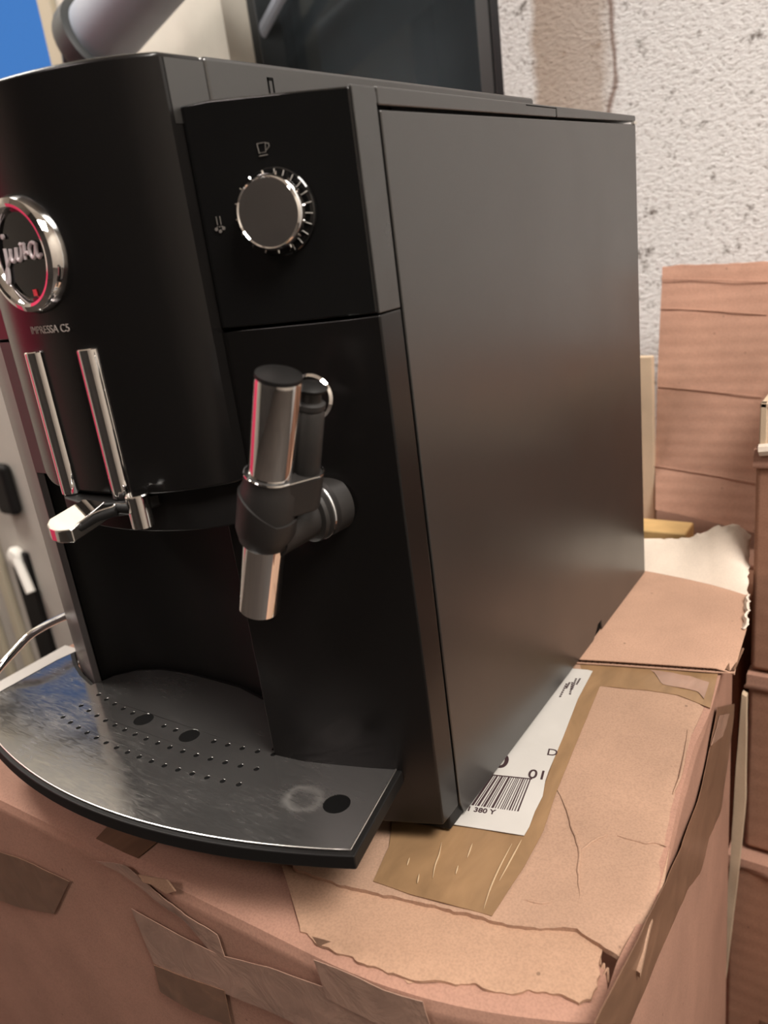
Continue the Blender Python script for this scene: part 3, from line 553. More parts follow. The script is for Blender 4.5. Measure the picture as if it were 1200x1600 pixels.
tq = [(-0.0003,0.1482,-0.0025),(0.0043,0.1297,-0.0025),(0.0040,0.1483,-0.0025),(0.0076,0.1334,-0.0025),(0.0067,0.1493,-0.0025),(0.0094,0.1397,-0.0025),(-0.0026,0.1373,-0.0025)]
b = MB()
for k, (s, e) in enumerate(zip([(0.0004,0.1418,-0.0025),(0.0017,0.1440,-0.0025),(0.0032,0.1446,-0.0025),(0.0038,0.1499,-0.0025),(0.0061,0.1508,-0.0025),(-0.0082,0.1434,-0.0025)], [(0.0023,0.1249,-0.0025),(0.0022,0.1360,-0.0025),(0.0071,0.1300,-0.0025),(0.0061,0.1360,-0.0025),(0.0066,0.1427,-0.0025),(-0.0072,0.1355,-0.0025)])):
    s = Vector(s); e = Vector(e); n = 7
    for j in range(n):
        p = s.lerp(e, j / n); q_ = s.lerp(e, (j + 0.65) / n); b.add([p, q_, q_ + ux * 0.0012, p + ux * 0.0012, p + Vector((0, 0, .0001)), q_ + Vector((0, 0, .0001)), q_ + ux * 0.0012 + Vector((0, 0, .0001)), p + ux * 0.0012 + Vector((0, 0, .0001))], [(3, 2, 1, 0), (4, 5, 6, 7), (0, 1, 5, 4), (1, 2, 6, 5), (2, 3, 7, 6), (3, 0, 4, 7)])
b.build('small_print', M_PRINT, lab, kind='stuff')

# ------------------------------------------------------------------ loose cardboard sheet under the rear of the machine
sh = thing('cardboard_sheet', 'loose clean cardboard sheet under the rear of the machine with a raised white flap', 'cardboard', (0, 0.25, -0.004))
fr = [(-0.0562,0.1607,0.0000),(-0.0071,0.1682,-0.0000),(0.0214,0.1756,0.0000),(0.0566,0.1839,0.0000),(0.0829,0.1899,0.0000),(0.0930,0.1930,0.0000)]
cr = [(-0.075, 0.337, 0.0), (-0.03, 0.326, 0.0)] + [(-0.0010,0.3203,0.0000),(0.0265,0.3160,0.0000),(0.0520,0.3105,0.0000),(0.0806,0.3000,0.0000)]
rt = [(0.0930,0.1930,0.0000),(0.0926,0.2142,0.0000),(0.0887,0.2452,0.0000),(0.0836,0.2790,0.0000),(0.0806,0.3000,0.0000)]
rowsS = [[(p[0] , p[1], 0.0) for p in fr], [((a[0] + c_[0]) / 2 + 0.003 * (k == 5), (a[1] + c_[1]) / 2, 0.0) for k, (a, c_) in enumerate(zip(fr, cr))], cr]
def lift(q, u, v):
    if u > 0.93 and v < 0.12: q.z -= 0.004 * (u - 0.93) / 0.07 * (1 - v / 0.12)
    return q
loft('upper_liner', rowsS, 40, 10, 0.0006, M_SHEET, sh, fn=lift, tear=None)
loft('lower_liner', [[(p[0], p[1] - 0.0005, -0.0028) for p in rowsS[0]], [(p[0], p[1], -0.0028) for p in cr]], 40, 6, 0.0006, M_SHEET, sh)
# fluting seen in the cut edge
F = resample(fr, 150); vs = []; fs = []
for k, p in enumerate(F):
    zz = -0.0016 + 0.0009 * math.sin(k * 2 * PI / 4.0); 
    vs += [(p[0], p[1] + 0.0007, zz), (p[0], p[1] + 0.03, zz)]
for k in range(len(F) - 1): fs.append((2 * k, 2 * k + 1, 2 * k + 3, 2 * k + 2))
o = link('fluting', mesh('fluting', vs, fs), M_FLUTE, sh, smooth=False); sm = o.modifiers.new('t', 'SOLIDIFY'); sm.thickness = 0.0003
edge_top = [(-0.0995,0.3450,0.0040),(-0.0343,0.3450,0.0137),(-0.0080,0.3450,0.0172),(0.0088,0.3450,0.0191),(0.0217,0.3450,0.0210),(0.0318,0.3450,0.0244),(0.0416,0.3450,0.0293),(0.0489,0.3450,0.0339),(0.0574,0.3450,0.0364),(0.0654,0.3450,0.0356),(0.0706,0.3450,0.0318),(0.0736,0.3450,0.0251)]
def rag(q, u, v):
    if v > 0.9 and u > 0.55: q += Vector((noise.noise(q * 260) * 0.0022, 0, noise.noise(q * 300 + Vector((3, 3, 3))) * 0.0022))
    if u > 0.97: q.x += noise.noise(q * 220) * 0.003
    return q
loft('raised_flap', [cr, edge_top], 60, 16, 0.0025, M_WHITEBOARD, sh, fn=rag, down=(0, 1, 0), amp=0.0006, freq=30, label='raised white lined flap')
loft('torn_side', [[(0.0889,0.2441,0.0006),(0.0848,0.2729,0.0006),(0.0808,0.2988,0.0006)], [(0.0903,0.2476,0.0040),(0.0861,0.2769,0.0040),(0.0833,0.2946,0.0040)]], 20, 4, 0.0015, M_WHITEBOARD, sh, amp=0.0015, freq=90, down=(-1, 0, 0), tear='both', jit=0.002)

# ------------------------------------------------------------------ the coffee machine
CM = thing('coffee_machine', 'black bean to cup coffee machine with chrome spouts and steam wand on the carton', 'coffee machine', (-0.155, 0.15, -0.0045))
D = 0.3166; H = 0.340; XL = -0.311; ZS = 0.2576
def part(mb, name, mat, parent=CM, **kw): return mb.build(name, mat, parent, **kw)
RP = [(0.0, -0.0175), (-0.010, -0.0214), (-0.02, -0.0250), (-0.031, -0.0287), (-0.042, -0.0320), (-0.054, -0.0353), (-0.0665, -0.0385)]
def rp_y(x):
    for (x0, y0), (x1, y1) in zip(RP[:-1], RP[1:]):
        if x1 <= x <= x0: return y0 + (y1 - y0) * (x - x0) / (x1 - x0)
    return RP[-1][1] if x < RP[-1][0] else RP[0][1]
# inner body
b = MB()
b.prism([(-0.0025, 0.012), (-0.0025, D - 0.002), (XL + 0.003, D - 0.002), (XL + 0.003, 0.012)], 0.0007, H - 0.006)
b.prism([(-0.004, -0.012), (-0.084, -0.026), (-0.084, 0.014), (-0.004, 0.014)], 0.0092, H - 0.004)
b.prism([(-0.25, -0.022), (-0.29, -0.006), (XL + 0.004, 0.014), (-0.25, 0.014)], 0.004, H - 0.004)
b.prism([(-0.08, -0.03), (-0.20, -0.03), (-0.25, -0.02), (-0.25, 0.02), (-0.08, 0.02)], 0.200, H - 0.004)
part(b, 'inner_body', M_DEEP)
b = MB(); b.prism([(-0.0022, -0.0085), (-0.0022, 0.16), (-0.06, 0.16), (-0.06, -0.020), (-0.03, -0.0140)], -0.0019, 0.0086); part(b, 'plinth', M_MATTE, bevel=0.001)
b = MB(); b.box(-0.015, -0.0015, 0.196, 0.212, 0.0004, 0.010); part(b, 'rear_foot', M_DEEP)
for x, y in ((-0.295, 0.03), (-0.295, 0.29)):
    b = MB(); b.lathe([(0.0, -0.0091), (0.008, -0.0091), (0.009, 0.002), (0.0, 0.002)], (x, y, 0), (0, 0, 1), 16); part(b, 'rubber_foot', M_RUBBER, smooth=True)
# right side panel, one big satin sheet with a notch for the foot
prof = [(0.0, 0.0093), (0.004, 0.0005), (0.1965, 0.0005), (0.206, 0.0082), (0.2125, 0.0082), (0.2135, 0.0005), (D, 0.0005), (D, 0.3345), (0.0, 0.3318)]
b = MB(); b.prism_x(prof, -0.003, 0.0); part(b, 'side_panel', M_SATIN, bevel=0.0009, seg=3)
b = MB(); b.box(XL, XL + 0.003, 0.02, D, 0.0007, 0.334); part(b, 'left_side_panel', M_SATIN, bevel=0.0009)
b = MB(); b.box(XL + 0.001, -0.001, D - 0.003, D, 0.0007, 0.334); part(b, 'back_panel', M_MATTE, bevel=0.001)
# lower right front panel that wraps the corner
inner = [(x - 0.001 if x < 0 else x - 0.0035, y + 0.0035) for x, y in RP]
plan = [(0.0, -0.0016)] + RP + inner[::-1] + [(-0.0035, -0.0016)]
b = MB(); b.prism([(0.0, -0.0016)] + RP + [(-0.0845, -0.0405), (-0.0845, -0.034)] + inner[::-1] + [(-0.0035, -0.0016)], lambda x, y: 0.0092, lambda x, y: 0.1888 if x < -0.0668 else ZS - 0.0003 + 0.0003)
part(b, 'lower_front_panel', M_FRONT, bevel=0.0010, seg=3)
# upper right control panel: glossy face and satin corner strip
gp = [(-0.0008, -0.0178)] + RP[1:]
ztop = lambda x, y: 0.3390 + min(0.0042, max(0, -x) * 0.078)
b = MB(); b.prism(gp + [(x - 0.001, y + 0.0035) for x, y in gp[::-1]], ZS + 0.0005, ztop); cp = part(b, 'control_panel', M_GLOSS, bevel=0.0010, seg=2)
b = MB(); b.prism([(0.0, -0.0018), (0.0, -0.0172), (-0.0008, -0.0178), (-0.0040, -0.0150), (-0.0040, -0.0018)], ZS + 0.0005, 0.3395); part(b, 'corner_trim', M_TRIM, bevel=0.0006, seg=2)
b = MB(); b.prism([(0.0, -0.0018), (-0.0008, -0.0160)] + [(x, y + 0.002) for x, y in RP[1:]] + [(-0.0665, -0.0018)], 0.334, lambda x, y: ztop(x, y) - 0.0012); part(b, 'panel_cap', M_SATIN)
# right top lid strip in two lengths with a shadow gap
b = MB(); b.prism_x([(-0.0010, 0.3332), (0.1758, 0.3344), (0.1758, H), (-0.0010, H)], -0.0665, 0.0); part(b, 'lid_strip', M_SATIN, bevel=0.0008)
b = MB(); b.prism_x([(0.1766, 0.3344), (D, 0.3362), (D, H), (0.1766, H)], -0.0665, 0.0); part(b, 'lid_strip', M_SATIN, bevel=0.0008)
b = MB(); b.box(-0.0006, 0.00015, 0.136, 0.1757, 0.33865, 0.3391); part(b, 'lid_groove', M_DEEP)
b = MB(); b.box(-0.0012, 0.0008, D - 0.006, D + 0.0004, 0.3346, 0.3361); part(b, 'hinge_tab', plain('pale_plastic_tab', (0.45, 0.42, 0.38), 0.4))
b = MB(); b.prism([(-0.30, 0.02), (-0.0655, 0.02), (-0.0655, D), (-0.30, D)], 0.330, H - 0.001); part(b, 'top_cover', M_SATIN, bevel=0.002)
# raised bean hopper lid behind the spout column
b = MB(); b.prism([(-0.0665, -0.0205), (-0.0665, 0.302), (-0.070, 0.305), (-0.262, 0.305), (-0.262, -0.0205)], 0.332, 0.3622); hl = part(b, 'hopper_lid', M_SATIN, bevel=0.0020, seg=3)
b = MB()
sy = 0.0165
b.box(-0.0669, -0.0663, sy, sy + 0.0009, 0.3430, 0.3565); b.box(-0.0669, -0.0663, sy + 0.0032, sy + 0.0040, 0.3430, 0.3560); b.box(-0.0669, -0.0663, sy, sy + 0.0040, 0.3555, 0.3567)
part(b, 'finger_slot', M_DEEP, hl)
# spout column: convex front shell
XC, EA, EB0, EB = -0.135, 0.0756, -0.022, 0.052
EL = [(XC + EA * math.cos(t), EB0 - EB * math.sin(t)) for t in [math.radians(25 + 130 * k / 40) for k in range(41)]]
b = MB(); b.prism([(-0.0665, -0.0212)] + EL + [(-0.2035, -0.0212)], lambda x, y: 0.1920 + 9.0 * max(0.0, -0.163 - x) ** 2, 0.3618); part(b, 'spout_column', M_FRONT, bevel=0.0020, seg=3)
b = MB(); b.box(-0.0668, -0.0662, -0.0420, -0.0214, 0.337, 0.3598); part(b, 'lit_column_side', M_SATIN)  # thin added sheet in the lighter plastic, so the side looks lit
el2 = [(XC + 0.066 * math.cos(t), -0.029 - 0.036 * math.sin(t)) for t in [PI * k / 32 for k in range(33)]]
b = MB(); b.prism([(-0.069, 0.0)] + el2 + [(-0.201, 0.0)], 0.1715, 0.1925); part(b, 'column_base', M_MATTE, bevel=0.001)
# cavity lining
arc = [(-0.2450, -0.0285), (-0.2425, -0.018), (-0.232, -0.006), (-0.2160, 0.0015), (-0.194, 0.005), (-0.1700, 0.0055), (-0.1470, 0.0055), (-0.1220, 0.0005), (-0.1040, -0.0085), (-0.0900, -0.022), (-0.0850, -0.0335)]
arc = [(p.x, p.y) for p in smooth_line([(x, y, 0) for x, y in arc], 4)]
b = MB(); b.prism(arc + [(x, y + 0.006) for x, y in arc[::-1]], 0.02, 0.200); part(b, 'cavity_lining', M_MATTE, smooth=True)
b = MB(); b.prism([(-0.07, -0.034), (-0.07, 0.02), (-0.25, 0.02), (-0.25, -0.026), (-0.2, -0.030)], 0.1885, 0.1945); part(b, 'cavity_ceiling', M_MATTE)
# left front: the water tank face, curved away to the left
LP = [(-0.200, -0.0300), (-0.2450, -0.0300), (-0.262, -0.0245), (-0.278, -0.0175), (-0.292, -0.0095), (-0.302, -0.0015), (-0.3080, 0.0065), (-0.311, 0.020)]
LPs = [(p.x, p.y) for p in smooth_line([(x, y, 0) for x, y in LP[1:]], 5)]
b = MB(); b.prism(LPs + [(x + 0.003, y + 0.003) for x, y in LPs[::-1]], 0.030, ZS - 0.0006); part(b, 'water_tank', M_TANK, bevel=0.0008)
b = MB(); b.prism([LP[0]] + LPs + [(x + 0.003, y + 0.003) for x, y in LPs[::-1]], ZS + 0.0006, 0.338); part(b, 'upper_left_panel', M_SATIN, bevel=0.0008)
b = MB(); b.prism([(-0.200, -0.0300), (-0.2455, -0.0300), (-0.2455, -0.0270), (-0.200, -0.0270)], 0.182, ZS - 0.0006); part(b, 'tank_shoulder', M_TANK)
b = MB(); b.prism([(-0.2445, -0.0288), (-0.2480, -0.0284), (-0.250, -0.0235), (-0.2445, -0.0205)], 0.030, 0.19); part(b, 'pillar_edge', M_DEEP, bevel=0.001)
# logo medallion
RC = Vector((-0.1350, -0.0706, 0.2975))
b = MB(); b.lathe([(0.0188, 0.0), (0.0238, 0.0), (0.0240, 0.0045), (0.0226, 0.0072), (0.0205, 0.0082), (0.0192, 0.0078), (0.0172, 0.0052), (0.0168, 0.002)], RC, (0, -1, 0), 72); md = part(b, 'medallion_ring', M_CHROME, smooth=True)
b = MB(); b.lathe([(0.0, 0.0), (0.0186, 0.0), (0.0180, 0.0042), (0.0, 0.0046)], RC, (0, -1, 0), 64); part(b, 'medallion_disc', M_GLOSS, md, smooth=True)
def stroke(mb, pts, r, O, X, Y, n=5):
    path = [O + X * p[0] + Y * p[1] for p in smooth_line([(a_[0], a_[1], 0) for a_ in pts], n)]
    mb.tube(path, r, 8)
b = MB(); O = RC + Vector((0, -0.0052, 0.0)); X = Vector((1, 0, 0)) * 0.0136; Y = Vector((0, 0, 1)) * 0.0136
for st in ([(-0.78, 0.28), (-0.80, 0.05), (-0.90, -0.45), (-1.0, -0.72), (-1.10, -0.70), (-1.02, -0.45), (-0.80, -0.20), (-0.60, -0.02), (-0.50, 0.20)],
           [(-0.50, 0.24), (-0.56, -0.04), (-0.46, -0.14), (-0.30, -0.02), (-0.20, 0.22)], [(-0.18, 0.25), (-0.24, -0.05), (-0.14, -0.13), (0.0, 0.0), (0.10, 0.28)],
           [(0.06, 0.34), (0.14, 0.30), (0.26, 0.32)], [(0.26, 0.32), (0.20, 0.05), (0.16, -0.12)], [(0.20, 0.02), (0.34, 0.06), (0.42, 0.0)],
           [(0.84, 0.26), (0.66, 0.32), (0.50, 0.20), (0.48, 0.0), (0.58, -0.12), (0.72, -0.02), (0.84, 0.24)], [(0.86, 0.28), (0.80, 0.02), (0.86, -0.12), (1.0, -0.04)]):
    stroke(b, st, 0.0008, O, X, Y)
b.lathe([(0.0, -0.0006), (0.0011, -0.0004), (0.0011, 0.0004), (0.0, 0.0006)], O + X * (-0.72) + Y * 0.62, (0, -1, 0), 12)
part(b, 'script_lettering', M_LOGO, md, smooth=True)
b = MB(); b.box(RC.x + 0.0012, RC.x + 0.0026, RC.y - 0.0052, RC.y - 0.0042, RC.z - 0.0165, RC.z - 0.0138); part(b, 'red_marker', M_RED, md)
# printed model line under the medallion
for k, ch in enumerate('IMPRESSA C5'):
    pass
xs0, xs1 = -0.1460, -0.1165
def col_y(x): return EB0 - EB * math.sqrt(max(0, 1 - ((x - XC) / EA) ** 2))
ty = min(col_y(xs0), col_y(xs1), col_y(-0.135)) - 0.0001
lt = text('lettering', 'IMPRESSA C5', 0.0046, frame(((xs0 + xs1) / 2, ty, 0.2668), (1, 0.0, 0), (0, 0, 1)), plain('beige_print', (0.34, 0.30, 0.27), 0.6), CM, sx=1.0)
for v in lt.data.vertices: v.co.y = col_y(v.co.x) - 0.0010 + (v.co.y - ty)
# two chrome rods of the height-adjustable spout
for x in (-0.1482, -0.1130):
    y = col_y(x)
    b = MB(); b.lathe([(0.0, 0.0), (0.0050, 0.0), (0.0053, 0.0004), (0.0053, 0.0658), (0.0048, 0.0663), (0.0, 0.0663)], (x, y + 0.0012, 0.1915), (0, 0, 1), 32); part(b, 'chrome_rod', M_CHROME, smooth=True)
# spout carrier: black bridge, chrome thumb lever and two outlets
sp0 = Vector((-0.1305, -0.074, 0.186))
b = MB(); bridge = [(-0.168, -0.060), (-0.160, -0.0700), (-0.146, -0.0790), (-0.1305, -0.0820), (-0.115, -0.0800), (-0.106, -0.0750), (-0.1015, -0.062)]
b.prism(bridge + [(-0.105, -0.05), (-0.16, -0.05)], 0.1845, 0.1912); br = part(b, 'spout_bridge', M_MATTE, bevel=0.0012)
b = MB(); so = [(-0.0941,-0.0765,0.1943),(-0.0975,-0.0765,0.1804)]; b.lathe([(0.0, 0.0), (0.0044, 0.0), (0.0049, 0.0003), (0.0051, 0.0145), (0.0046, 0.0150), (0.0, 0.0150)], (so[1][0] + 0.0006, -0.0765, so[1][2] + 0.0005), (0, 0, 1), 32); part(b, 'outlet_spout', M_CHROME, br, smooth=True)
b = MB(); b.lathe([(0.0, 0.0), (0.0044, 0.0), (0.0049, 0.0003), (0.0051, 0.0115), (0.0046, 0.0120), (0.0, 0.0120)], (-0.150, -0.068, so[1][2] + 0.0005), (0, 0, 1), 32); part(b, 'outlet_spout', M_CHROME, br, smooth=True)
# thumb lever: chrome wedge, flat top, rounded front face
lv = [(-0.1293,-0.0960,0.1882),(-0.1260,-0.0960,0.1853),(-0.1186,-0.0960,0.1845),(-0.1092,-0.0960,0.1849)]; 
lx = -0.1225; lz = 0.1868
tips = [(-0.0115, -0.0965), (-0.0085, -0.1000), (-0.0030, -0.1025), (0.0035, -0.1030), (0.0100, -0.1010)]
plan = [(lx + x, y) for x, y in tips] + [(lx + 0.0075, -0.0800), (lx - 0.0075, -0.0800)]
b = MB(); b.prism(plan, lambda x, y: lz - 0.0055 + (y + 0.10) * 0.12, lambda x, y: lz + 0.0005 + (y + 0.1) * 0.25); part(b, 'thumb_lever', M_CHROME, br, bevel=0.0006)
ep = [(lx + 0.0085, -0.0965, lz + 0.0010), (lx + 0.0125, -0.0905, lz + 0.0040), (lx + 0.0175, -0.0840, lz + 0.0052), (-0.105, -0.0815, lz + 0.0056), (-0.0965, -0.0790, lz + 0.005)]
b = MB(); b.tube([Vector(p) + Vector((0, 0.0006, -0.0022)) for p in ep], [0.0016, 0.0020, 0.0024, 0.0026, 0.0026], 12); part(b, 'lever_arm', M_MATTE, br, smooth=True)
b = MB(); b.tube(smooth_line(ep, 4), 0.0004, 8); part(b, 'lever_edge', M_CHROME, br, smooth=True)

# rotary switch on the control panel
KA = math.radians(14); kn = Vector((math.sin(KA), -math.cos(KA), 0)); kt = Vector((math.cos(KA), math.sin(KA), 0)); kz = Vector((0, 0, 1))
KB = Vector((-0.0362 , -0.0301, 0.3003)) + kt * 0.0026
b = MB(); b.lathe([(0.0, -0.002), (0.0163, -0.002), (0.0163, 0.0006), (0.0158, 0.0011), (0.0, 0.0011)], KB, kn, 56); kb = part(b, 'dial_base', M_GLOSS, CM, smooth=True)
b = MB(); b.lathe([(0.0, 0.0), (0.0126, 0.0), (0.0126, 0.0076), (0.0, 0.0078)], KB, kn, 56); part(b, 'dial_cap', M_FRONT, kb, smooth=True)
b = MB(); b.lathe([(0.0124, 0.0030), (0.0137, 0.0030), (0.0142, 0.0050), (0.0138, 0.0075), (0.0129, 0.0086), (0.0124, 0.0080)], KB, kn, 72)
for k in range(16):
    t = 2 * PI * (k + 0.15) / 16; dr = kt * math.cos(t) + kz * math.sin(t)
    r = 0.0010 if k == 4 else 0.00055
    b.tube([KB + kn * 0.0060 + dr * 0.0134, KB + kn * 0.0060 + dr * 0.0150], [r, r * 0.7], 8)
part(b, 'dial_ring', M_CHROME, kb, smooth=True)
b = MB()
for deg in range(-68, 84, 15):
    t = math.radians(deg); dr = kt * math.cos(t) + kz * math.sin(t)
    b.tube([KB + kn * 0.0013 + dr * 0.0126, KB + kn * 0.0013 + dr * 0.0156], 0.00018, 6)
part(b, 'dial_ticks', M_INK, kb)
def panel_frame(x, z, out=0.0004):
    y = rp_y(x); t = Vector((0.957, 0.29, 0)); n = Vector((0.29, -0.957, 0)); return Vector((x, y, z)) + n * out, t
# cup symbol above the dial
O, T = panel_frame(-0.0352, 0.3232)
b = MB(); Zv = Vector((0, 0, 1)); s = 0.0023
def sym(pts, r=0.00016): b.tube([O + T * (p[0] * s) + Zv * (p[1] * s) for p in pts], r, 6)
sym([(-0.9, 0.9), (-0.75, -0.55), (0.45, -0.55), (0.6, 0.9), (-0.9, 0.9)]); sym([(0.6, 0.8), (1.15, 0.7), (1.2, 0.2), (0.55, -0.3)]); sym([(-0.8, -1.0), (0.7, -1.0)])
part(b, 'cup_symbol', M_DIMINK, cp)
O, T = panel_frame(-0.0584, 0.2990)
b = MB()
sym([(-0.35, 1.3), (-0.35, -0.1)]); sym([(0.35, 1.3), (0.35, -0.1)])
for px_, pz_, in ((-0.7, -0.75), (0.0, -1.15), (0.7, -0.75)):
    b.lathe([(0.0, -0.0001), (0.0007, -0.0001), (0.0007, 0.0001), (0.0, 0.0001)], O + T * (px_ * s) + Zv * (pz_ * s), (0.29, -0.957, 0), 12)
sym([(0.0, -0.3), (0.0, -0.55)]); sym([(-0.3, -0.3), (-0.6, -0.55)]); sym([(0.3, -0.3), (0.6, -0.55)])
part(b, 'steam_symbol', M_DIMINK, cp)

# steam wand: boss on the panel, elbow, chrome wand and air tube
BO = Vector((-0.0284, -0.0277, 0.1794)); wd = Vector((math.sin(math.radians(-5)), -math.cos(math.radians(-5)), 0)); WC = BO + wd * 0.0405; BO2 = BO + wd * 0.005 + Vector((-0.0035, 0, 0.0)); bd = Vector((math.sin(math.radians(-12)), -math.cos(math.radians(-12)), 0))
WT = Vector((-0.0111, -0.0698, 0.2440)); WB = Vector((-0.0466, -0.0667, 0.1449)); wa = (WT - WB).normalized()
b = MB(); b.lathe([(0.0, -0.008), (0.0122, -0.008), (0.0128, 0.0), (0.0117, 0.0012), (0.0129, 0.0024), (0.0129, 0.0044), (0.0117, 0.0056), (0.0129, 0.0068), (0.0127, 0.0086), (0.0104, 0.0100), (0.0, 0.0100)], BO2, bd, 48)
sw = part(b, 'wand_boss', M_RUBBER, smooth=True)
b = MB(); b.lathe([(0.0123, 0.0028), (0.0131, 0.0030), (0.0131, 0.0038), (0.0123, 0.0040)], BO2, bd, 48); part(b, 'wand_ring', M_CHROME, sw, smooth=True)
b = MB(); b.tube([BO2 + bd * 0.006, (BO2 + bd * 0.006).lerp(WC, 0.5), WC], [0.0098, 0.0096, 0.0092], 28); part(b, 'wand_elbow', M_RUBBER, sw, smooth=True)
Lw = (WT - WB).length; f1 = 0.325; f2 = 0.622     # along the wand from the tip: chrome tip, black body, chrome sleeve
def wp(f): return WB + (WT - WB) * f
b = MB(); b.lathe([(0.0, 0.0), (0.0079, 0.0), (0.0087, 0.0006), (0.0089, Lw * f1), (0.0, Lw * f1)], WB, wa, 40); part(b, 'frother_tip', M_CHROME, sw, smooth=True)
b = MB(); b.lathe([(0.0, 0.0), (0.0094, 0.0), (0.0105, 0.0015), (0.0112, Lw * 0.10), (0.0112, Lw * 0.235), (0.0104, Lw * 0.255), (0.0102, Lw * (f2 - f1)), (0.0, Lw * (f2 - f1))], wp(f1), wa, 40); part(b, 'frother_body', M_RUBBER, sw, smooth=True)
b = MB(); b.lathe([(0.0, 0.0), (0.0088, 0.0), (0.0089, 0.001), (0.0090, Lw * (1 - f2) - 0.0012), (0.0087, Lw * (1 - f2)), (0.0, Lw * (1 - f2) + 0.0002)], wp(f2), wa, 48); part(b, 'chrome_sleeve', M_CHROME, sw, smooth=True)
b = MB(); b.lathe([(0.0, 0.0), (0.0088, 0.0), (0.0086, 0.0014), (0.0055, 0.0022), (0.0, 0.0024)], WT, wa, 40); part(b, 'sleeve_cap', M_MATTE, sw, smooth=True)
AT = Vector((-0.0080, -0.0560, 0.2375)); AB = Vector((-0.0190, -0.0552, 0.2012)); aa = (AT - AB).normalized(); la = (AT - AB).length
b = MB(); b.lathe([(0.0, 0.0), (0.0052, 0.0), (0.0056, 0.001), (0.0056, la * 0.74), (0.0050, la * 0.77), (0.0056, la * 0.79), (0.0056, la * 0.84), (0.0040, la * 0.86), (0.0036, la * 0.98), (0.0, la * 0.98)], AB, aa, 32); part(b, 'air_tube', M_RUBBER, sw, smooth=True)
b = MB(); b.lathe([(0.0, 0.0), (0.0056, 0.0), (0.0060, 0.0012), (0.0044, 0.0024), (0.0, 0.0028)], AB + aa * la * 0.97, aa, 32); part(b, 'air_valve', M_MATTE, sw, smooth=True)
hc = Vector((-0.0150, -0.0490, 0.2318))
b = MB(); b.lathe([(0.0080, -0.0015), (0.0090, -0.001), (0.0092, 0.0005), (0.0082, 0.0015)], hc, (0.25, -0.95, 0.1), 40, closed=True); part(b, 'holder_ring', M_CHROME, sw, smooth=True)
# oval collar that joins sleeve and air tube
c1 = wp(f2 - 0.002); c2 = AB; ax = wa
side = (c2 - c1); side = (side - ax * side.dot(ax)); sl = side.length; sd = side.normalized(); nrm = ax.cross(sd)
ring = []
for k in range(17): t = PI / 2 + PI * k / 16; ring.append(c1 + sd * (math.cos(t) * 0.0102) + nrm * (math.sin(t) * 0.0102))
for k in range(17): t = -PI / 2 + PI * k / 16; ring.append(c1 + sd * (sl + math.cos(t) * 0.0070) + nrm * (math.sin(t) * 0.0070))
hgt = Lw * 0.150; n = len(ring)
b = MB(); b.add([p for p in ring] + [p - ax * hgt for p in ring], [tuple(range(n)), tuple(range(n, 2 * n))[::-1]] + [(i, (i + 1) % n, n + (i + 1) % n, n + i) for i in range(n)])
part(b, 'wand_collar', M_RUBBER, sw, bevel=0.0012)
Ld = Vector((-0.83, -0.55, -0.1)); u_ = wa.orthogonal().normalized(); w_ = wa.cross(u_); vs = []; n_ = 48
for k in range(n_):
    t = 2 * PI * k / n_; dr = u_ * math.cos(t) + w_ * math.sin(t); g = max(-0.35, dr.dot(Ld))
    for rr_, base in ((0.0112, 0.004), (0.0121, 0.007)): vs.append(wp(f1) + wa * base + dr * rr_)
    vs.append(wp(f1) + wa * (0.0165 + 0.0075 * g) + dr * 0.0121); vs.append(wp(f1) + wa * (0.0165 + 0.0075 * g) + dr * 0.0100)
fs = [(4 * k + j, 4 * ((k + 1) % n_) + j, 4 * ((k + 1) % n_) + j + 1, 4 * k + j + 1) for k in range(n_) for j in range(3)]
link('elbow_sleeve', mesh('elbow_sleeve', vs, fs), M_RUBBER, sw, smooth=True)
b = MB(); b.tube([p + ax * 0.0004 for p in ring], 0.00035, 6, closed=True); part(b, 'collar_edge', M_CHROME, sw, smooth=True)

# drip tray
TZ0, TZ1 = 0.0335, 0.0408
tc_x, tk = -0.1545, 1.42
def tray_y(x): return -0.1125 + tk * (x - tc_x) ** 2
xs = [-0.2990 + (0.2945) * k / 48 for k in range(49)]
front = [(x, tray_y(x)) for x in xs]
outline = front + [(-0.0168, -0.0205), (-0.0200, -0.0200), (-0.0770, -0.0360), (-0.0862, -0.0350), (-0.092, -0.022), (-0.106, -0.0085), (-0.1240, 0.0000), (-0.1480, 0.0050), (-0.1700, 0.0050), (-0.1940, 0.0045), (-0.2160, 0.0010), (-0.2320, -0.0065), (-0.2420, -0.0180), (-0.2465, -0.0300), (-0.262, -0.0255), (-0.278, -0.0185), (-0.292, -0.0105), (-0.298, -0.0060), (-0.3005, -0.0200), (-0.3010, -0.0600)]
def offset(poly, d):
    out = []; n = len(poly)
    for i in range(n):
        a = Vector(poly[i - 1]); p = Vector(poly[i]); c = Vector(poly[(i + 1) % n])
        e1 = (p - a).normalized(); e2 = (c - p).normalized(); n1 = Vector((-e1.y, e1.x)); n2 = Vector((-e2.y, e2.x)); m = (n1 + n2)
        if m.length < 0.3: m = n1
        m = m.normalized(); out.append(tuple(p + m * d / max(0.5, m.dot(n1))))
    return out
b = MB(); b.prism(outline, TZ0, TZ1); tr = part(b, 'drip_tray', M_MATTE, bevel=0.0008)
b = MB(); b.prism([(-0.035, -0.03), (-0.075, -0.06), (-0.1545, -0.085), (-0.235, -0.06), (-0.285, -0.03), (-0.27, 0.0), (-0.05, 0.0)], 0.001, TZ0 + 0.0005); part(b, 'tray_basin', M_DEEP, tr)
inset = offset(outline, 0.0030)
pl = MB(); pl.prism(inset, TZ1 - 0.0012, TZ1 + 0.0006)
pm = mesh('tray_plate', pl.v, pl.f)
cut = MB()
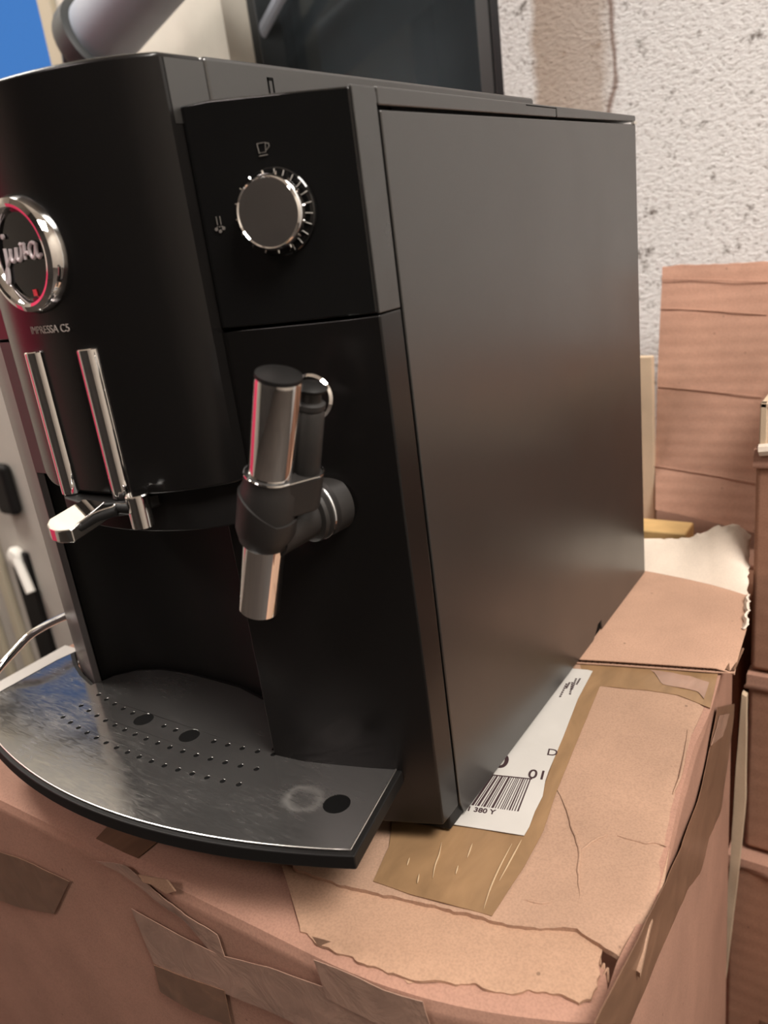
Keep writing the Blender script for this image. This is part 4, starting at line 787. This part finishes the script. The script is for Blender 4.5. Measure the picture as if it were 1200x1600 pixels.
def hole(x, y, r): cut.lathe([(r, -0.01), (r, 0.01)], (x, y, TZ1), (0, 0, 1), 20)
holes = []
for base in (-0.0723, -0.0593, -0.0463):
    for i in range(16):
        x = -0.2297 + 0.00965 * i; y = base + 1.25 * (x + 0.1535) ** 2
        if base > -0.05 and (abs(x + 0.1785) < 0.0105 or abs(x + 0.1400) < 0.0105): continue
        holes.append((x, y, 0.00150))
big = [(-0.1793, -0.0463, 0.0058), (-0.1408, -0.0468, 0.0058), (-0.0312, -0.0572, 0.0066)]
for h in holes + big: hole(*h)
po = bpy.data.objects.new('tmp', pm); COL.objects.link(po)
co = bpy.data.objects.new('tmp2', mesh('c', cut.v, cut.f)); COL.objects.link(co)
md_ = po.modifiers.new('b', 'BOOLEAN'); md_.operation = 'DIFFERENCE'; md_.object = co; md_.solver = 'FAST'
bv = po.modifiers.new('v', 'BEVEL'); bv.width = 0.00035; bv.segments = 2; bv.limit_method = 'ANGLE'; bv.angle_limit = math.radians(40)
dg = bpy.context.evaluated_depsgraph_get(); me2 = bpy.data.meshes.new_from_object(po.evaluated_get(dg))
bpy.data.objects.remove(po); bpy.data.objects.remove(co)
plate = link('tray_plate', me2, M_PLATE, tr, label='scratched perforated steel plate')
b = MB()
for x, y, r in holes + big: b.lathe([(0.0, 0.0), (r * 0.99, 0.0), (r * 0.99, 0.0002), (0.0, 0.0002)], (x, y, TZ1 + 0.00005), (0, 0, 1), 16)
part(b, 'drain_well', M_DEEP, tr, kind='stuff')
b = MB(); b.tube([(x, y, TZ1 + 0.0006) for x, y in inset[:49]] + [(inset[49][0], inset[49][1], TZ1 + 0.0006)], 0.00045, 8); part(b, 'plate_rim', M_STEEL, tr, smooth=True)
# chrome bow at the left end of the tray
bow = [(-0.312, 0.014, 0.0600)] + [(-0.3160,0.0003,0.0598),(-0.3160,-0.0126,0.0602),(-0.3160,-0.0256,0.0589),(-0.3160,-0.0395,0.0535),(-0.3160,-0.0504,0.0487)] + [(-0.316, -0.066, 0.040)]
b = MB(); b.tube(smooth_line(bow, 5), 0.0027, 14); part(b, 'tray_bow', M_CHROME, smooth=True)

# ------------------------------------------------------------------ unseen cloth added to put pink-red into the chrome reflections
jk = thing('reflection_cloth', 'made-up pink red cloth out of view at the left, added for the chrome reflections', 'cloth', (-1.6, -0.3, 0.3))
loft('cloth', [[(-1.62, -0.15, 0.85), (-1.64, -0.30, 0.86), (-1.56, -0.80, 0.85)], [(-1.62, -0.14, 0.3), (-1.64, -0.40, 0.3), (-1.56, -0.82, 0.3)], [(-1.62, -0.15, -0.3), (-1.64, -0.40, -0.3), (-1.56, -0.80, -0.3)]], 30, 10, 0.01, M_PINK, jk, amp=0.03, freq=6, down=(0, 1, 0))
